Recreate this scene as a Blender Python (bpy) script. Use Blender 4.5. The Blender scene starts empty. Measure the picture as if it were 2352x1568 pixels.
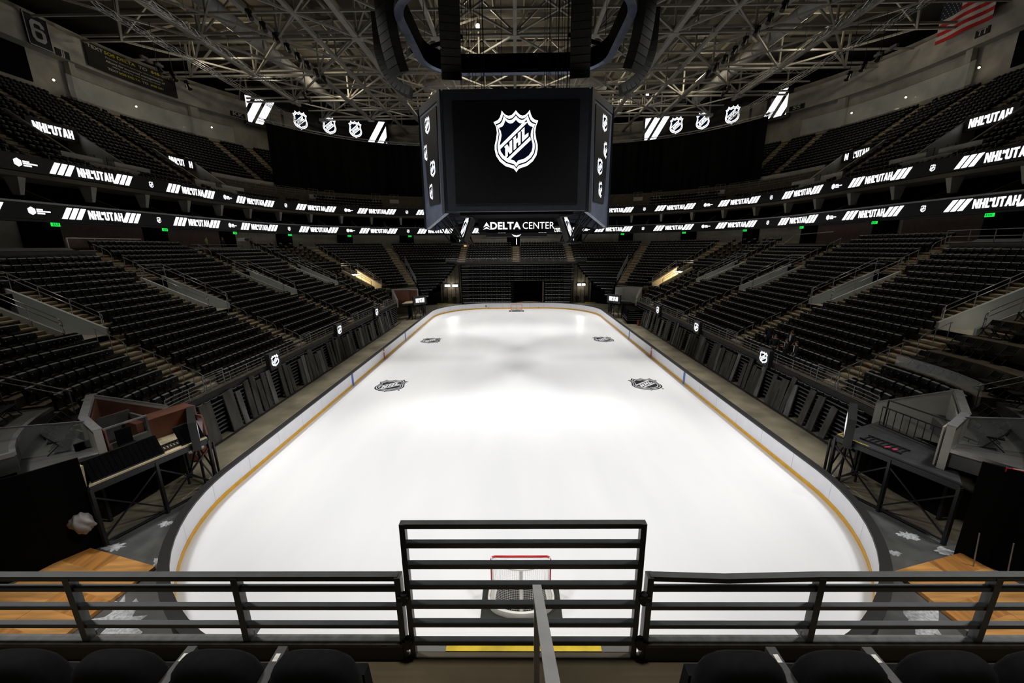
import bpy, bmesh, math, random
import numpy as np
from math import sin, cos, pi, sqrt, atan2, hypot, radians
from mathutils import Vector, Matrix
random.seed(7)
C = bpy.context.scene.collection
SC = bpy.context.scene
CY = 31.1

# ---------------------------------------------------------------- materials
def _nt(name):
    m = bpy.data.materials.new(name); m.use_nodes = True
    nt = m.node_tree; b = nt.nodes['Principled BSDF']
    return m, nt, b
def mat(name, col, rough=.6, metal=0., var=.15, scale=3., bump=0., spec=.5, stretch=(1, 1, 1), col2=None, detail=6.):
    m, nt, b = _nt(name); N = nt.nodes; L = nt.links
    tc = N.new('ShaderNodeTexCoord'); mp = N.new('ShaderNodeMapping'); mp.inputs['Scale'].default_value = stretch
    nz = N.new('ShaderNodeTexNoise'); nz.inputs['Scale'].default_value = scale; nz.inputs['Detail'].default_value = detail
    L.new(tc.outputs['Object'], mp.inputs['Vector']); L.new(mp.outputs[0], nz.inputs['Vector'])
    r = N.new('ShaderNodeValToRGB')
    c2 = col2 or tuple(min(1, c*(1+var)) for c in col); c1 = col if col2 else tuple(c*(1-var) for c in col)
    r.color_ramp.elements[0].position = .3; r.color_ramp.elements[1].position = .7
    r.color_ramp.elements[0].color = (*c1, 1); r.color_ramp.elements[1].color = (*c2, 1)
    L.new(nz.outputs['Fac'], r.inputs['Fac']); L.new(r.outputs[0], b.inputs['Base Color'])
    b.inputs['Roughness'].default_value = rough; b.inputs['Metallic'].default_value = metal
    b.inputs['Specular IOR Level'].default_value = spec
    if bump:
        bp = N.new('ShaderNodeBump'); bp.inputs['Strength'].default_value = bump; bp.inputs['Distance'].default_value = .02
        L.new(nz.outputs['Fac'], bp.inputs['Height']); L.new(bp.outputs[0], b.inputs['Normal'])
    return m
def emi(name, col, st, samp='NONE'):
    m, nt, b = _nt(name)
    b.inputs['Base Color'].default_value = (0, 0, 0, 1); b.inputs['Specular IOR Level'].default_value = 0
    b.inputs['Emission Color'].default_value = (*col, 1); b.inputs['Emission Strength'].default_value = st
    m.cycles.emission_sampling = samp
    return m
MT = {}
MT['conc'] = mat('concrete_tread', (.10, .082, .055), .8, var=.3, scale=1.5)  # darkened to put the shade between seat rows into the concrete
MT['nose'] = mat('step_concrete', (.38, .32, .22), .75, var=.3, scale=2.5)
MT['concw'] = mat('grey_concrete_wall', (.40, .385, .34), .85, var=.2, scale=.6)
MT['floor'] = mat('arena_floor_concrete', (.20, .175, .12), .7, var=.45, scale=.5, detail=9)
MT['dark'] = mat('black_paint', (.012, .012, .013), .5, var=.2)
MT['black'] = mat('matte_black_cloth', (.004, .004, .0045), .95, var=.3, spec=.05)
MT['seat'] = mat('black_seat_plastic', (.003, .0032, .0038), .5, var=.2, scale=8, spec=.2)
MT['pan'] = mat('seat_pan_edge', (.42, .43, .45), .25, var=.15, scale=9)  # pale grey stands in for glints along the seat edges
MT['iron'] = mat('dark_iron', (.03, .03, .033), .45, metal=.4, var=.2)
MT['rail'] = mat('charcoal_rail_paint', (.045, .049, .052), .38, var=.18, scale=9, spec=.6)
MT['chip'] = mat('worn_rail_edge', (.07, .07, .066), .5, var=.4, scale=14)
MT['steel'] = mat('brushed_steel_rail', (.45, .45, .46), .3, metal=.85, var=.15, scale=7)
MT['galv'] = mat('galvanised_steel', (.24, .245, .25), .45, metal=.3, var=.2, scale=6)
MT['white'] = mat('white_board_plastic', (.82, .82, .86), .3, var=.03, scale=2)
MT['yellow'] = mat('yellow_kickplate', (.80, .43, .03), .4, var=.1)
MT['red'] = mat('red_paint', (.62, .02, .025), .4, var=.1)
MT['blue'] = mat('blue_paint', (.03, .12, .5), .4, var=.1)
MT['redm'] = mat('red_marker', (.28, .018, .014), .5, var=.2, scale=20)
MT['plank'] = mat('weathered_board', (.085, .079, .071), .85, var=.5, scale=2.2, stretch=(1, 1, .25), bump=.5)
MT['plank2'] = mat('pale_weathered_board', (.19, .188, .185), .85, var=.45, scale=2.5, stretch=(1, 1, .25), bump=.5)
MT['wood'] = mat('maple_floor', (.62, .30, .085), .45, var=.32, scale=1.6, stretch=(.35, 4, 1), detail=8)
MT['wood2'] = mat('amber_floor', (.50, .215, .05), .45, var=.32, scale=1.6, stretch=(4, .35, 1), detail=8)
MT['panel'] = mat('reddish_wood_panel', (.13, .042, .02), .5, var=.25, scale=2, stretch=(1, 1, .3))
MT['mauve'] = mat('mauve_wall_panel', (.16, .10, .095), .7, var=.15)
MT['tan'] = mat('plywood_deck', (.55, .46, .30), .6, var=.2, scale=2)
MT['deckb'] = mat('charcoal_deck', (.035, .035, .04), .6, var=.3)
MT['palee'] = mat('pale_edge_strip', (.72, .72, .73), .35, var=.15, scale=6)  # bench edges painted paler for the lamp and ice light they reflect
MT['greyf'] = mat('grey_cover_floor', (.10, .102, .10), .55, var=.35, scale=.9, detail=10)
MT['snow'] = mat('shaved_ice', (.55, .56, .58), .8, var=.4, scale=12, bump=.4)
MT['truss'] = mat('grey_truss_steel', (.36, .345, .31), .5, metal=.1, var=.12, scale=.8)
MT['truss2'] = mat('dull_truss_steel', (.22, .205, .17), .6, var=.15, scale=.8)
MT['deckr'] = mat('dark_roof_deck', (.085, .075, .055), .85, var=.2, scale=.3)
MT['duct'] = mat('duct_fabric', (.36, .355, .35), .6, var=.2, scale=.8)
MT['alu'] = mat('aluminium_truss', (.5, .5, .5), .35, metal=.8, var=.1)
MT['led'] = mat('led_panel_black', (.010, .010, .011), .35, var=.15)
MT['frame'] = mat('scoreboard_casing', (.030, .033, .040), .4, var=.15)
MT['fblue'] = mat('bluish_steel_casing', (.16, .185, .26), .35, metal=.5, var=.2, scale=1.5)
MT['spk'] = mat('speaker_casing', (.028, .028, .024), .55, var=.2)
MT['curt'] = mat('black_drape', (.0045, .0045, .0045), .95, var=.6, scale=.6, stretch=(1, 1, .05), spec=.05)
MT['fab'] = mat('navy_black_upholstery', (.0035, .0037, .005), .9, var=.3, scale=30, spec=.15)
MT['label'] = mat('seat_number_label', (.5, .5, .48), .5, var=.25, scale=60)
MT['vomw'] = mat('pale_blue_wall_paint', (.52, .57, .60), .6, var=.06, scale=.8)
MT['cream'] = mat('cream_wall_paint', (.62, .54, .38), .6, var=.06, scale=.8)  # tunnel wall paint with the corner's warm light put into its colour
MT['teal'] = mat('dark_teal_upholstery', (.012, .020, .024), .7, var=.2)
MT['net'] = mat('white_netting', (.75, .75, .74), .7, var=.05)
MT['pad'] = mat('white_pad', (.78, .77, .74), .6, var=.08)
MT['mat'] = mat('black_rubber_mat', (.018, .019, .014), .7, var=.2)
MT['orange'] = mat('orange_brown_crate', (.20, .05, .015), .6, var=.2)
MT['bag'] = mat('white_plastic_bag', (.5, .48, .45), .5, var=.15, bump=.4)
MT['cloth'] = mat('grey_white_cloth', (.30, .28, .26), .85, var=.2, bump=.3)
MT['grey'] = mat('mid_grey_paint', (.22, .225, .235), .45, var=.1, scale=9)
MT['yel'] = mat('worn_yellow_paint', (.55, .40, .02), .6, var=.35, scale=6)
MT['skin'] = mat('skin', (.50, .27, .19), .5, var=.08)
MT['hair'] = mat('dark_hair', (.03, .02, .014), .6, var=.2)
MT['suit'] = mat('black_suit_cloth', (.008, .008, .009), .85, var=.2)
MT['jean'] = mat('denim', (.03, .055, .09), .8, var=.2)
MT['khaki'] = mat('grey_trousers', (.13, .125, .11), .8, var=.2)
MT['shirt'] = mat('pale_shirt', (.5, .55, .65), .7, var=.1)
MT['hivis'] = mat('hi_vis_green', (.20, .34, .02), .6, var=.15)
MT['flagw'] = mat('flag_white', (.5, .48, .46), .8, var=.08)
MT['flagr'] = mat('flag_red', (.45, .012, .012), .8, var=.1)
MT['flagb'] = mat('flag_navy', (.010, .015, .035), .8, var=.1)
MT['bank'] = mat('banner_black', (.010, .010, .010), .8, var=.2)
MT['bansil'] = mat('banner_silver', (.42, .43, .46), .6, var=.1)
MT['banyel'] = mat('banner_yellow', (.5, .44, .02), .7, var=.1)
MT['inkb'] = mat('ice_logo_black', (.02, .022, .03), .25, var=.15)
MT['inkw'] = mat('ice_logo_white', (.85, .85, .87), .25, var=.03)
MT['pink'] = mat('pink_tape', (.6, .05, .15), .6, var=.1)
W = emi('led_white', (.96, .97, 1.), 1.6)
WB = emi('led_navy', (.10, .16, .45), .022)
LAMP = emi('lamp_glow', (1, .97, .88), 14., 'AUTO')
LAMPW = emi('warm_lamp_glow', (1, .85, .6), 10., 'AUTO')
GREEN = emi('exit_green', (.02, 1, .1), .9)
GLOWW = emi('warm_doorway', (1, .60, .25), .9)
def glass():
    m, nt, b = _nt('clear_glass')
    b.inputs['Base Color'].default_value = (.9, .95, .93, 1); b.inputs['Roughness'].default_value = .05
    b.inputs['Alpha'].default_value = .16
    return m
GL = glass()
def ice():
    m, nt, b = _nt('ice'); N = nt.nodes; L = nt.links
    tc = N.new('ShaderNodeTexCoord'); mp = N.new('ShaderNodeMapping'); mp.inputs['Scale'].default_value = (1, .22, 1)
    nz = N.new('ShaderNodeTexNoise'); nz.inputs['Scale'].default_value = .35; nz.inputs['Detail'].default_value = 5
    L.new(tc.outputs['Object'], mp.inputs['Vector']); L.new(mp.outputs[0], nz.inputs['Vector'])
    r = N.new('ShaderNodeValToRGB'); r.color_ramp.elements[0].position = .35; r.color_ramp.elements[1].position = .7
    r.color_ramp.elements[0].color = (.83, .835, .86, 1); r.color_ramp.elements[1].color = (.90, .90, .905, 1)
    L.new(nz.outputs['Fac'], r.inputs['Fac']); L.new(r.outputs[0], b.inputs['Base Color'])
    b.inputs['Roughness'].default_value = .28; b.inputs['Specular IOR Level'].default_value = .25
    return m
MT['ice'] = ice()
MT['icew'] = mat('yellowed_ice_edge', (.84, .80, .66), .35, var=.03)  # yellow bounce by the kickplate put into an ice colour, assigned nowhere

# ---------------------------------------------------------------- mesh builder
class MB:
    def __init__(s): s.v = []; s.f = []; s.m = []
    def face(s, pts, mi=0):
        n = len(s.v); s.v += [tuple(p) for p in pts]; s.f.append(tuple(range(n, n+len(pts)))); s.m.append(mi)
    def raw(s, vs, fs, mi=0):
        n = len(s.v); s.v += [tuple(p) for p in vs]
        for f in fs: s.f.append(tuple(i+n for i in f)); s.m.append(mi)
    def hexa(s, p, mi=0):   # p: 4 bottom (ccw from above) + 4 top
        s.raw(p, [(3, 2, 1, 0), (4, 5, 6, 7), (0, 1, 5, 4), (1, 2, 6, 5), (2, 3, 7, 6), (3, 0, 4, 7)], mi)
    def box(s, x, y, z, sx, sy, sz, rz=0., mi=0):   # centre x,y ; z = bottom
        c, n = cos(rz), sin(rz); q = []
        for zz in (z, z+sz):
            for a, b in ((-1, -1), (1, -1), (1, 1), (-1, 1)):
                u, w = a*sx/2, b*sy/2; q.append((x+u*c-w*n, y+u*n+w*c, zz))
        s.hexa(q, mi)
    def obox(s, o, ux, uy, uz, mi=0):   # origin corner + three edge vectors
        o, ux, uy, uz = map(Vector, (o, ux, uy, uz))
        s.hexa([o, o+ux, o+ux+uy, o+uy, o+uz, o+ux+uz, o+ux+uy+uz, o+uy+uz], mi)
    def bar(s, p, q, w, h=None, up=(0, 0, 1), mi=0):   # rectangular bar
        p, q = Vector(p), Vector(q); h = h or w; d = (q-p)
        if d.length < 1e-6: return
        d.normalize(); up = Vector(up)
        if abs(d.dot(up)) > .98: up = Vector((0, 1, 0))
        a = d.cross(up).normalized(); b = a.cross(d)
        a = a*w/2; b = b*h/2
        s.hexa([p-a-b, p+a-b, q+a-b, q-a-b, p-a+b, p+a+b, q+a+b, q-a+b], mi)
    def tube(s, p, q, r, n=6, r2=None, mi=0):
        p, q = Vector(p), Vector(q); d = q-p
        if d.length < 1e-6: return
        d.normalize(); up = Vector((0, 0, 1)) if abs(d.z) < .95 else Vector((0, 1, 0))
        a = d.cross(up).normalized(); b = a.cross(d); r2 = r if r2 is None else r2
        vs = [p+(a*cos(2*pi*i/n)+b*sin(2*pi*i/n))*r for i in range(n)]+[q+(a*cos(2*pi*i/n)+b*sin(2*pi*i/n))*r2 for i in range(n)]
        s.raw(vs, [(i, (i+1) % n, n+(i+1) % n, n+i) for i in range(n)]+[tuple(range(n-1, -1, -1)), tuple(range(n, 2*n))], mi)
    def path(s, pts, r, n=6, mi=0):
        for a, b in zip(pts[:-1], pts[1:]): s.tube(a, b, r, n, mi=mi)
    def prism(s, poly, z0, z1, mi=0):
        n = len(poly); vs = [(x, y, z0) for x, y in poly]+[(x, y, z1) for x, y in poly]
        s.raw(vs, [tuple(range(n-1, -1, -1)), tuple(range(n, 2*n))]+[(i, (i+1) % n, n+(i+1) % n, n+i) for i in range(n)], mi)
    def extr(s, pts, vec, mi=0):
        pts = [Vector(p) for p in pts]; vec = Vector(vec); n = len(pts)
        s.raw(pts+[p+vec for p in pts], [tuple(range(n-1, -1, -1)), tuple(range(n, 2*n))]+[(i, (i+1) % n, n+(i+1) % n, n+i) for i in range(n)], mi)
    def ball(s, c, r, n=8, mi=0, sz=1.):
        vs = []; fs = []
        for i in range(n+1):
            t = pi*i/n
            for j in range(2*n): vs.append((c[0]+r*sin(t)*cos(pi*j/n), c[1]+r*sin(t)*sin(pi*j/n), c[2]+r*sz*cos(t)))
        for i in range(n):
            for j in range(2*n): fs.append((i*2*n+j, (i+1)*2*n+j, (i+1)*2*n+(j+1) % (2*n), i*2*n+(j+1) % (2*n)))
        s.raw(vs, fs, mi)
    def mesh(s, name, mats, org=(0, 0, 0)):
        me = bpy.data.meshes.new(name)
        o = Vector(org); me.from_pydata([Vector(v)-o for v in s.v], [], s.f)
        for m in (mats if isinstance(mats, (list, tuple)) else [mats]): me.materials.append(m)
        me.polygons.foreach_set('material_index', s.m); me.update()
        return me
    def build(s, name, mats, par=None, smooth=False):
        if not s.f: return None
        org = (par.parent or par).location if par else (0, 0, 0)
        me = s.mesh(name, mats, org)
        if smooth: me.polygons.foreach_set('use_smooth', [True]*len(me.polygons))
        o = bpy.data.objects.new(name, me); C.objects.link(o)
        if par: o.parent = par
        return o
def tag(o, label, cat, group=None, kind=None):
    o['label'] = label; o['category'] = cat
    if group: o['group'] = group
    if kind: o['kind'] = kind
    return o
def thing(name, label, cat, loc=(0, 0, 0), rz=0., group=None):
    o = bpy.data.objects.new(name, None); o.empty_display_size = .3; C.objects.link(o)
    o.location = loc; o.rotation_euler = (0, 0, rz)
    return tag(o, label, cat, group)
def struct(o, label, cat):
    o['kind'] = 'structure'; return tag(o, label, cat)
def sub(mb, name, mats, par, root):   # sub-part: parent is a part whose world origin equals the root's
    me = mb.mesh(name, mats, root.location); o = bpy.data.objects.new(name, me); C.objects.link(o); o.parent = par; return o
def copy_tree(root, loc, rz):
    r = root.copy(); C.objects.link(r); r.location = loc; r.rotation_euler = (0, 0, rz)
    for ch in list(root.children):
        c = ch.copy(); C.objects.link(c); c.parent = r
        for g in ch.children:
            d = g.copy(); C.objects.link(d); d.parent = c
    return r
ORD = ['first', 'second', 'third', 'fourth', 'fifth', 'sixth', 'seventh', 'eighth', 'ninth', 'tenth', 'eleventh', 'twelfth', 'thirteenth', 'fourteenth',
       'fifteenth', 'sixteenth', 'seventeenth', 'eighteenth', 'nineteenth', 'twentieth']
def nth(i):
    if i < 20: return ORD[i]
    n = i+1
    return '%d%s' % (n, 'th' if 10 <= n % 100 <= 20 else {1: 'st', 2: 'nd', 3: 'rd'}.get(n % 10, 'th'))
SIDE = {-1: 'left', 1: 'right'}

# ---------------------------------------------------------------- ring coordinates
class Ring:
    def __init__(s, a, b, r): s.a, s.b, s.r = a, b, r; s.hs = b-r; s.he = a-r; s.L = s.hs+r*pi/2+s.he
    def P(s, sd, v, d, z=None):
        av = abs(v); sg = 1 if v >= 0 else -1
        if av <= s.hs: x, y = s.a+d, v
        elif av <= s.hs+s.r*pi/2:
            th = (av-s.hs)/s.r; x, y = s.he+(s.r+d)*cos(th), sg*(s.hs+(s.r+d)*sin(th))
        else: x, y = s.he-(av-s.hs-s.r*pi/2), sg*(s.b+d)
        return (sd*x, CY+y) if z is None else (sd*x, CY+y, z)
    def N(s, sd, v):
        av = abs(v); sg = 1 if v >= 0 else -1
        if av <= s.hs: n = (1, 0)
        elif av <= s.hs+s.r*pi/2: th = (av-s.hs)/s.r; n = (cos(th), sg*sin(th))
        else: n = (0, sg)
        return (sd*n[0], n[1])
    def sc(s, v, d):   # metres per unit v at offset d
        av = abs(v)
        return (s.r+d)/s.r if s.hs < av < s.hs+s.r*pi/2 else 1.
    def angle(s, sd, v):   # z-rotation whose local +y points inwards
        n = s.N(sd, v); return atan2(-n[1], -n[0])-pi/2
R1 = Ring(17.5, 24., 6.)     # lower bowl front edge
R2 = Ring(37.4, 41.6, 24.)   # ribbon boards and upper bowl
def frange(a, b, st):
    n = max(1, int(math.ceil((b-a)/st-1e-6))); return [a+(b-a)*i/n for i in range(n+1)]
def ringband(mb, R, sd, v0, v1, prof, st=1., mi=0, close=True):
    """sweep a closed (d,z) profile along the ring"""
    vs = frange(v0, v1, st); n = len(prof); V = []; F = []
    for v in vs:
        for d, z in prof: V.append(R.P(sd, v, d, z))
    for i in range(len(vs)-1):
        for j in range(n):
            F.append((i*n+j, i*n+(j+1) % n, (i+1)*n+(j+1) % n, (i+1)*n+j))
    if close: F += [tuple(range(n)), tuple((len(vs)-1)*n+j for j in range(n-1, -1, -1))]
    mb.raw(V, F, mi)
PW, HW = 19500, 5200
# ---------------------------------------------------------------- rink
RB = Ring(12.95, 29.87, 8.53)
def ringpts(R, d, z, st=.7):
    P = []
    for sd in (1, -1):
        vs = frange(-R.L, R.L, st)
        if sd < 0: vs = vs[::-1]
        P += [R.P(sd, v, d, z) for v in vs[:-1]]
    return P
m = MB(); m.box(0, 35, -.25, 150, 130, .2); struct(m.build('floor', MT['floor']), 'bare concrete arena floor around the rink', 'floor')
m = MB(); m.face(ringpts(RB, .03, 0.)); 
struct(m.build('ice_surface', MT['ice']), 'smooth white sheet of ice inside the rink boards', 'ice')
boards = thing('dasher_boards', 'white rink boards with yellow kickplate and black top rail around the ice', 'rink boards', (0, CY, 0))
for sd in (-1, 1):
    vs = frange(-RB.L, RB.L, 2.44)
    for a, b in zip(vs[:-1], vs[1:]):
        m = MB(); ringband(m, RB, sd, a+.008, b-.008, [(0, .19), (.06, .19), (.06, .99), (0, .99)], .7); m.build('board_panel', MT['white'], boards)
    m = MB(); ringband(m, RB, sd, -RB.L, RB.L, [(-.015, -.02), (.06, -.02), (.06, .185), (-.015, .185)], .7); m.build('kickplate', MT['yellow'], boards)
    m = MB(); ringband(m, RB, sd, -RB.L, RB.L, [(-.03, .985), (.27, .985), (.27, 1.06), (-.03, 1.06)], .7); m.build('top_rail', MT['dark'], boards)
    m = MB(); ringband(m, RB, sd, -RB.L, RB.L, [(.07, -.03), (.2, -.03), (.2, .98), (.07, .98)], .7); m.build('backing', MT['dark'], boards)
    for y, c in ((22.86+.15, 'blue'), (30.48, 'red'), (60.96-22.86-.15, 'blue')):
        m = MB(); ringband(m, RB, sd, y-CY-.15, y-CY+.15, [(-.018, 0), (.02, 0), (.02, .985), (-.018, .985)], .3); m.build(c+'_line_mark', MT[c], boards)
        if c == 'red':
            m = MB(); ringband(m, RB, sd, y-CY-.16, y-CY+.16, [(-.021, .68), (.0, .68), (.0, .8), (-.021, .8)], .3); m.build('line_mark_gap', MT['white'], boards)
for x in (-4.9, 3.85, -5.3):   # small fittings on far boards
    m = MB(); m.box(x, 60.93, .12 if x != -5.3 else .33, .1 if x != -5.3 else .3, .04, .16 if x != -5.3 else .34); m.build('board_fitting', MT['grey'], boards)

# emblem polygons (unit box, centre 0,0, about 1 wide by 1.29 high)
_o = [(355, 145), (395, 195), (450, 238), (510, 255), (580, 240), (630, 195), (675, 145), (720, 195), (770, 238), (830, 255), (890, 240), (945, 195), (992, 138), (1010, 215), (1045, 290),
      (1095, 335), (1182, 362), (1135, 470), (1115, 600), (1138, 740), (1172, 860), (1174, 960), (1145, 1090), (1065, 1210), (930, 1310), (735, 1370), (678, 1445), (620, 1370), (425, 1310),
      (295, 1210), (213, 1090), (182, 960), (184, 860), (217, 740), (240, 600), (220, 470), (165, 380), (265, 340), (310, 290), (340, 215)]
_bars = [[(300, 875), (840, 400), (950, 385), (293, 965)], [(430, 1185), (1000, 690), (1015, 765), (495, 1208)]]
_let = [[(402, 905), (470, 845), (525, 930), (525, 800), (585, 752), (585, 1010), (528, 1055), (482, 985), (482, 1095), (425, 1145), (425, 925)],
        [(597, 735), (675, 665), (675, 745), (720, 712), (720, 620), (780, 575), (780, 845), (725, 885), (725, 800), (680, 835), (680, 930), (620, 975), (620, 745)],
        [(793, 565), (870, 495), (870, 670), (960, 608), (960, 680), (815, 805), (812, 590)]]
def _n(p, sx=1., sy=1.): return ((p[0]-677)/1015*sx, (790-p[1])/1015*sy)
def emblem(mb, f, h, inv=False, outline=False):
    """f(u,w,layer)->xyz ; h = height in metres ; material 0 = light, 1 = dark"""
    k = h/1.287; lay = 0
    seq = [(1, 1, 0), (.915, .885, 1), (.865, .83, 0), (.765, .70, 1)]
    if outline: seq = [(1.06, 1.06, 1), (.96, .95, 0), (.91, .885, 1), (.81, .77, 0), (.765, .70, 1)]
    for sx, sy, c in seq:
        mb.face([f(u*k, w*k, lay) for u, w in (_n(p, sx, sy) for p in _o)], c); lay += 1
    for p in _bars+_let: mb.face([f(u*k, w*k, lay) for u, w in map(_n, p)], 0)
for x, y, t in ((-10, 23.0, 'nearer one on the left'), (10, 23.0, 'nearer one on the right'), (-10, 37.95, 'farther one on the left'), (10, 37.95, 'farther one on the right')):
    m = MB(); emblem(m, lambda u, w, l: (x+u*1.08, y+w, .004+l*.004), 2.62, outline=True)
    m.box(x+.95, y-1.05, .002, .12, .12, .008, mi=1)
    o = m.build('ice_logo', [MT['inkw'], MT['inkb']]); tag(o, 'black shield logo painted in the ice, '+t, 'ice logo', 'shield logos in the ice')

# ---------------------------------------------------------------- goals
def goal(y0, sgn, lab):
    g = thing('hockey_goal', lab, 'goal', (0, y0, 0))
    X = .915; Hh = 1.22
    m = MB()
    pts = [(-X, y0, .02), (-X, y0, Hh-.1), (-X+.03, y0, Hh-.03), (-X+.1, y0, Hh), (X-.1, y0, Hh), (X-.03, y0, Hh-.03), (X, y0, Hh-.1), (X, y0, .02)]
    m.path(pts, .035, 8); m.build('goal_frame', MT['red'], g, True)
    base = []
    for i in range(25):
        t = pi*i/24; base.append((-1.12*cos(t)*(1-.17*(1-sin(t))**2), y0+sgn*(1.02*sin(t)**.6), 0))
    m = MB()
    for a, b in zip(base[:-1], base[1:]): m.bar((a[0], a[1], .12), (b[0], b[1], .12), .06, .2)
    m.build('base_skirt', MT['pad'], g)
    m = MB(); inner = [(p[0]*.80, y0+(p[1]-y0)*.80, .03) for p in base]
    for a, b, c, d in zip(base[:-1], base[1:], inner[1:], inner[:-1]): m.face([(a[0], a[1], .035), (b[0], b[1], .035), (c[0], c[1], .035), (d[0], d[1], .035)])
    m.build('base_pad', MT['pad'], g)
    m = MB(); m.bar((0, y0+sgn*.52, Hh-.03), (0, y0+sgn*.95, .06), .10, .03); m.build('centre_strut', MT['pad'], g)
    m = MB(); m.path([(-X, y0, Hh)]+[(-X*cos(pi*i/10), y0+sgn*.50*sin(pi*i/10), Hh-.02) for i in range(1, 10)]+[(X, y0, Hh)], .02, 6); m.build('top_shelf_bar', MT['pad'], g)
    # netting : back sheet + top sheet
    m = MB(); nu, nv = 44, 26; V = []
    for j in range(nv+1):
        t = j/nv
        for i in range(nu+1):
            a = pi*i/nu; tx = -X*cos(a); ty = .50*sin(a)
            bx = -1.0*cos(a)*(1-.17*(1-sin(a))**2); by = .92*max(0, sin(a))**.6
            V.append((tx+(bx-tx)*t, y0+sgn*(ty+(by-ty)*t**1.3), Hh-.02-(Hh-.1)*t))
    F = [(j*(nu+1)+i, j*(nu+1)+i+1, (j+1)*(nu+1)+i+1, (j+1)*(nu+1)+i) for j in range(nv) for i in range(nu)]
    m.raw(V, F); k = len(m.v); V = []
    for j in range(8):
        for i in range(nu+1):
            a = pi*i/nu; V.append((-X*cos(a), y0+sgn*.5*sin(a)*j/7, Hh-.02*j/7))
    m.raw(V, [(j*(nu+1)+i, j*(nu+1)+i+1, (j+1)*(nu+1)+i+1, (j+1)*(nu+1)+i) for j in range(7) for i in range(nu)])
    o = m.build('netting', MT['net'], g); w = o.modifiers.new('w', 'WIREFRAME'); w.thickness = .008; w.use_even_offset = False
    return g
goal(4.42, -1, 'empty ice hockey goal standing on a black mat behind the near guard rail')
goal(58.1, 1, 'small distant ice hockey goal at the far end of the ice')
m = MB(); m.prism([(-1.2, 3.19), (1.2, 3.19), (1.2, 4.40), (-1.2, 4.40)], .004, .02); tag(m.build('rubber_mat', MT['mat']), 'square black rubber mat on the ice under the near goal', 'mat')
m = MB(); m.prism([(-1.25, 57.95), (1.25, 57.95), (1.25, 59.1), (-1.25, 59.1)], .004, .02); tag(m.build('rubber_mat', MT['mat']), 'thin black rubber mat on the ice under the far goal', 'mat')

# ---------------------------------------------------------------- lower bowl steps
RIS, TRD, Z0 = .395, .815, 2.65
def zr(k): return Z0+RIS*k
def dr(k): return TRD*k
AISLES = [-15.75, -5.7, 4.5, 14.7, 20.3, 23.97, 28.92, 38.92]   # v of the stairs
VOMS = [(-15.75, 8, 13, 1.0), (-5.7, 8, 13, 1.0), (4.5, 8, 13, 1.0), (14.7, 8, 13, 1.0), (20.2, 5, 10, .62)]
NK = 21
def vlim(k, sd):
    lo = [-19.1, -20, -20.5][min(k, 2)]; hi = [19.0, 19.6, 20.2, 20.6][min(k, 3)]
    if k >= 4: hi = 24.35
    if k >= 13: hi = R1.L; lo = -R1.L
    return lo, hi
for sd in (-1, 1):
    m = MB()
    for k in range(NK):
        lo, hi = vlim(k, sd); z, zp = zr(k), (zr(k-1) if k else Z0-.4)
        d0, d1 = dr(k), dr(k+1) if k < NK-1 else dr(k)+1.0
        br = {lo, hi}
        for b in R1.hs, -R1.hs, R1.hs+R1.r*pi/2, -R1.hs-R1.r*pi/2:
            if lo < b < hi: br.add(b)
        cut = []
        for vc, kb, kt, hw in VOMS:
            if kb <= k <= kt: br |= {vc-hw, vc+hw}; cut.append((vc-hw, vc+hw))
        br = sorted(br)
        for a, b in zip(br[:-1], br[1:]):
            if any(abs((a+b)/2-(c+e)/2) < (e-c)/2-1e-6 for c, e in cut): continue
            vs = frange(a, b, .45 if R1.hs <= abs((a+b)/2) <= R1.hs+R1.r*pi/2 else 3.)
            for u, w in zip(vs[:-1], vs[1:]):
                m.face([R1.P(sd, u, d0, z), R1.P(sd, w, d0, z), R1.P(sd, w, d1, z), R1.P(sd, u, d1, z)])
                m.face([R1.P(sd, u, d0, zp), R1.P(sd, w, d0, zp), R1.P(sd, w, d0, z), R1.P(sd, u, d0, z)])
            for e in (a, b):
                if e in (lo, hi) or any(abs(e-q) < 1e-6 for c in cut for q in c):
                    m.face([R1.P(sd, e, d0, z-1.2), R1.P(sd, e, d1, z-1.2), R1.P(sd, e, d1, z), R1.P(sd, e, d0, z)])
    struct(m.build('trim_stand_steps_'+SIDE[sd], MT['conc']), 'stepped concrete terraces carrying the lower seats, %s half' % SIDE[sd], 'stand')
    # black sheet painting the dark void under the terraces
    m = MB()
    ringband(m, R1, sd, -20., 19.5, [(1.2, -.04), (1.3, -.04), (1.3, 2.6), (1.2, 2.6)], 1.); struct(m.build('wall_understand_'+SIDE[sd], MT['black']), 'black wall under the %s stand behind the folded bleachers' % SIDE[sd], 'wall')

# stairs in the aisles: half steps, red markers, handrails
def steps_for(sd, vc, k0, k1, hw, side_of_vom=None):
    m = MB()
    for k in range(k0, k1+1):
        d = dr(k+1); z = zr(k); s1 = hw/R1.sc(vc, d)
        offs = [(-s1, s1)]
        for vv, kb, kt, h in VOMS:
            if abs(vv-vc) < .3 and kb-1 <= k <= kt: offs = [(-h-.95/R1.sc(vc, d), -h-.02), (h+.02, h+.95/R1.sc(vc, d))]
        for a, b in offs:
            P = [R1.P(sd, vc+a, d-.42), R1.P(sd, vc+b, d-.42), R1.P(sd, vc+b, d), R1.P(sd, vc+a, d)]
            if sd > 0: P = P[::-1]
            m.prism(P[::-1], z, z+RIS/2, 0)
            P = [R1.P(sd, vc+a, d-.012), R1.P(sd, vc+b, d-.012), R1.P(sd, vc+b, d+.30), R1.P(sd, vc+a, d+.30)]
            if sd > 0: P = P[::-1]
            m.prism(P[::-1], z+RIS-.06, z+RIS+.012, 0)
    return m
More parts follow.
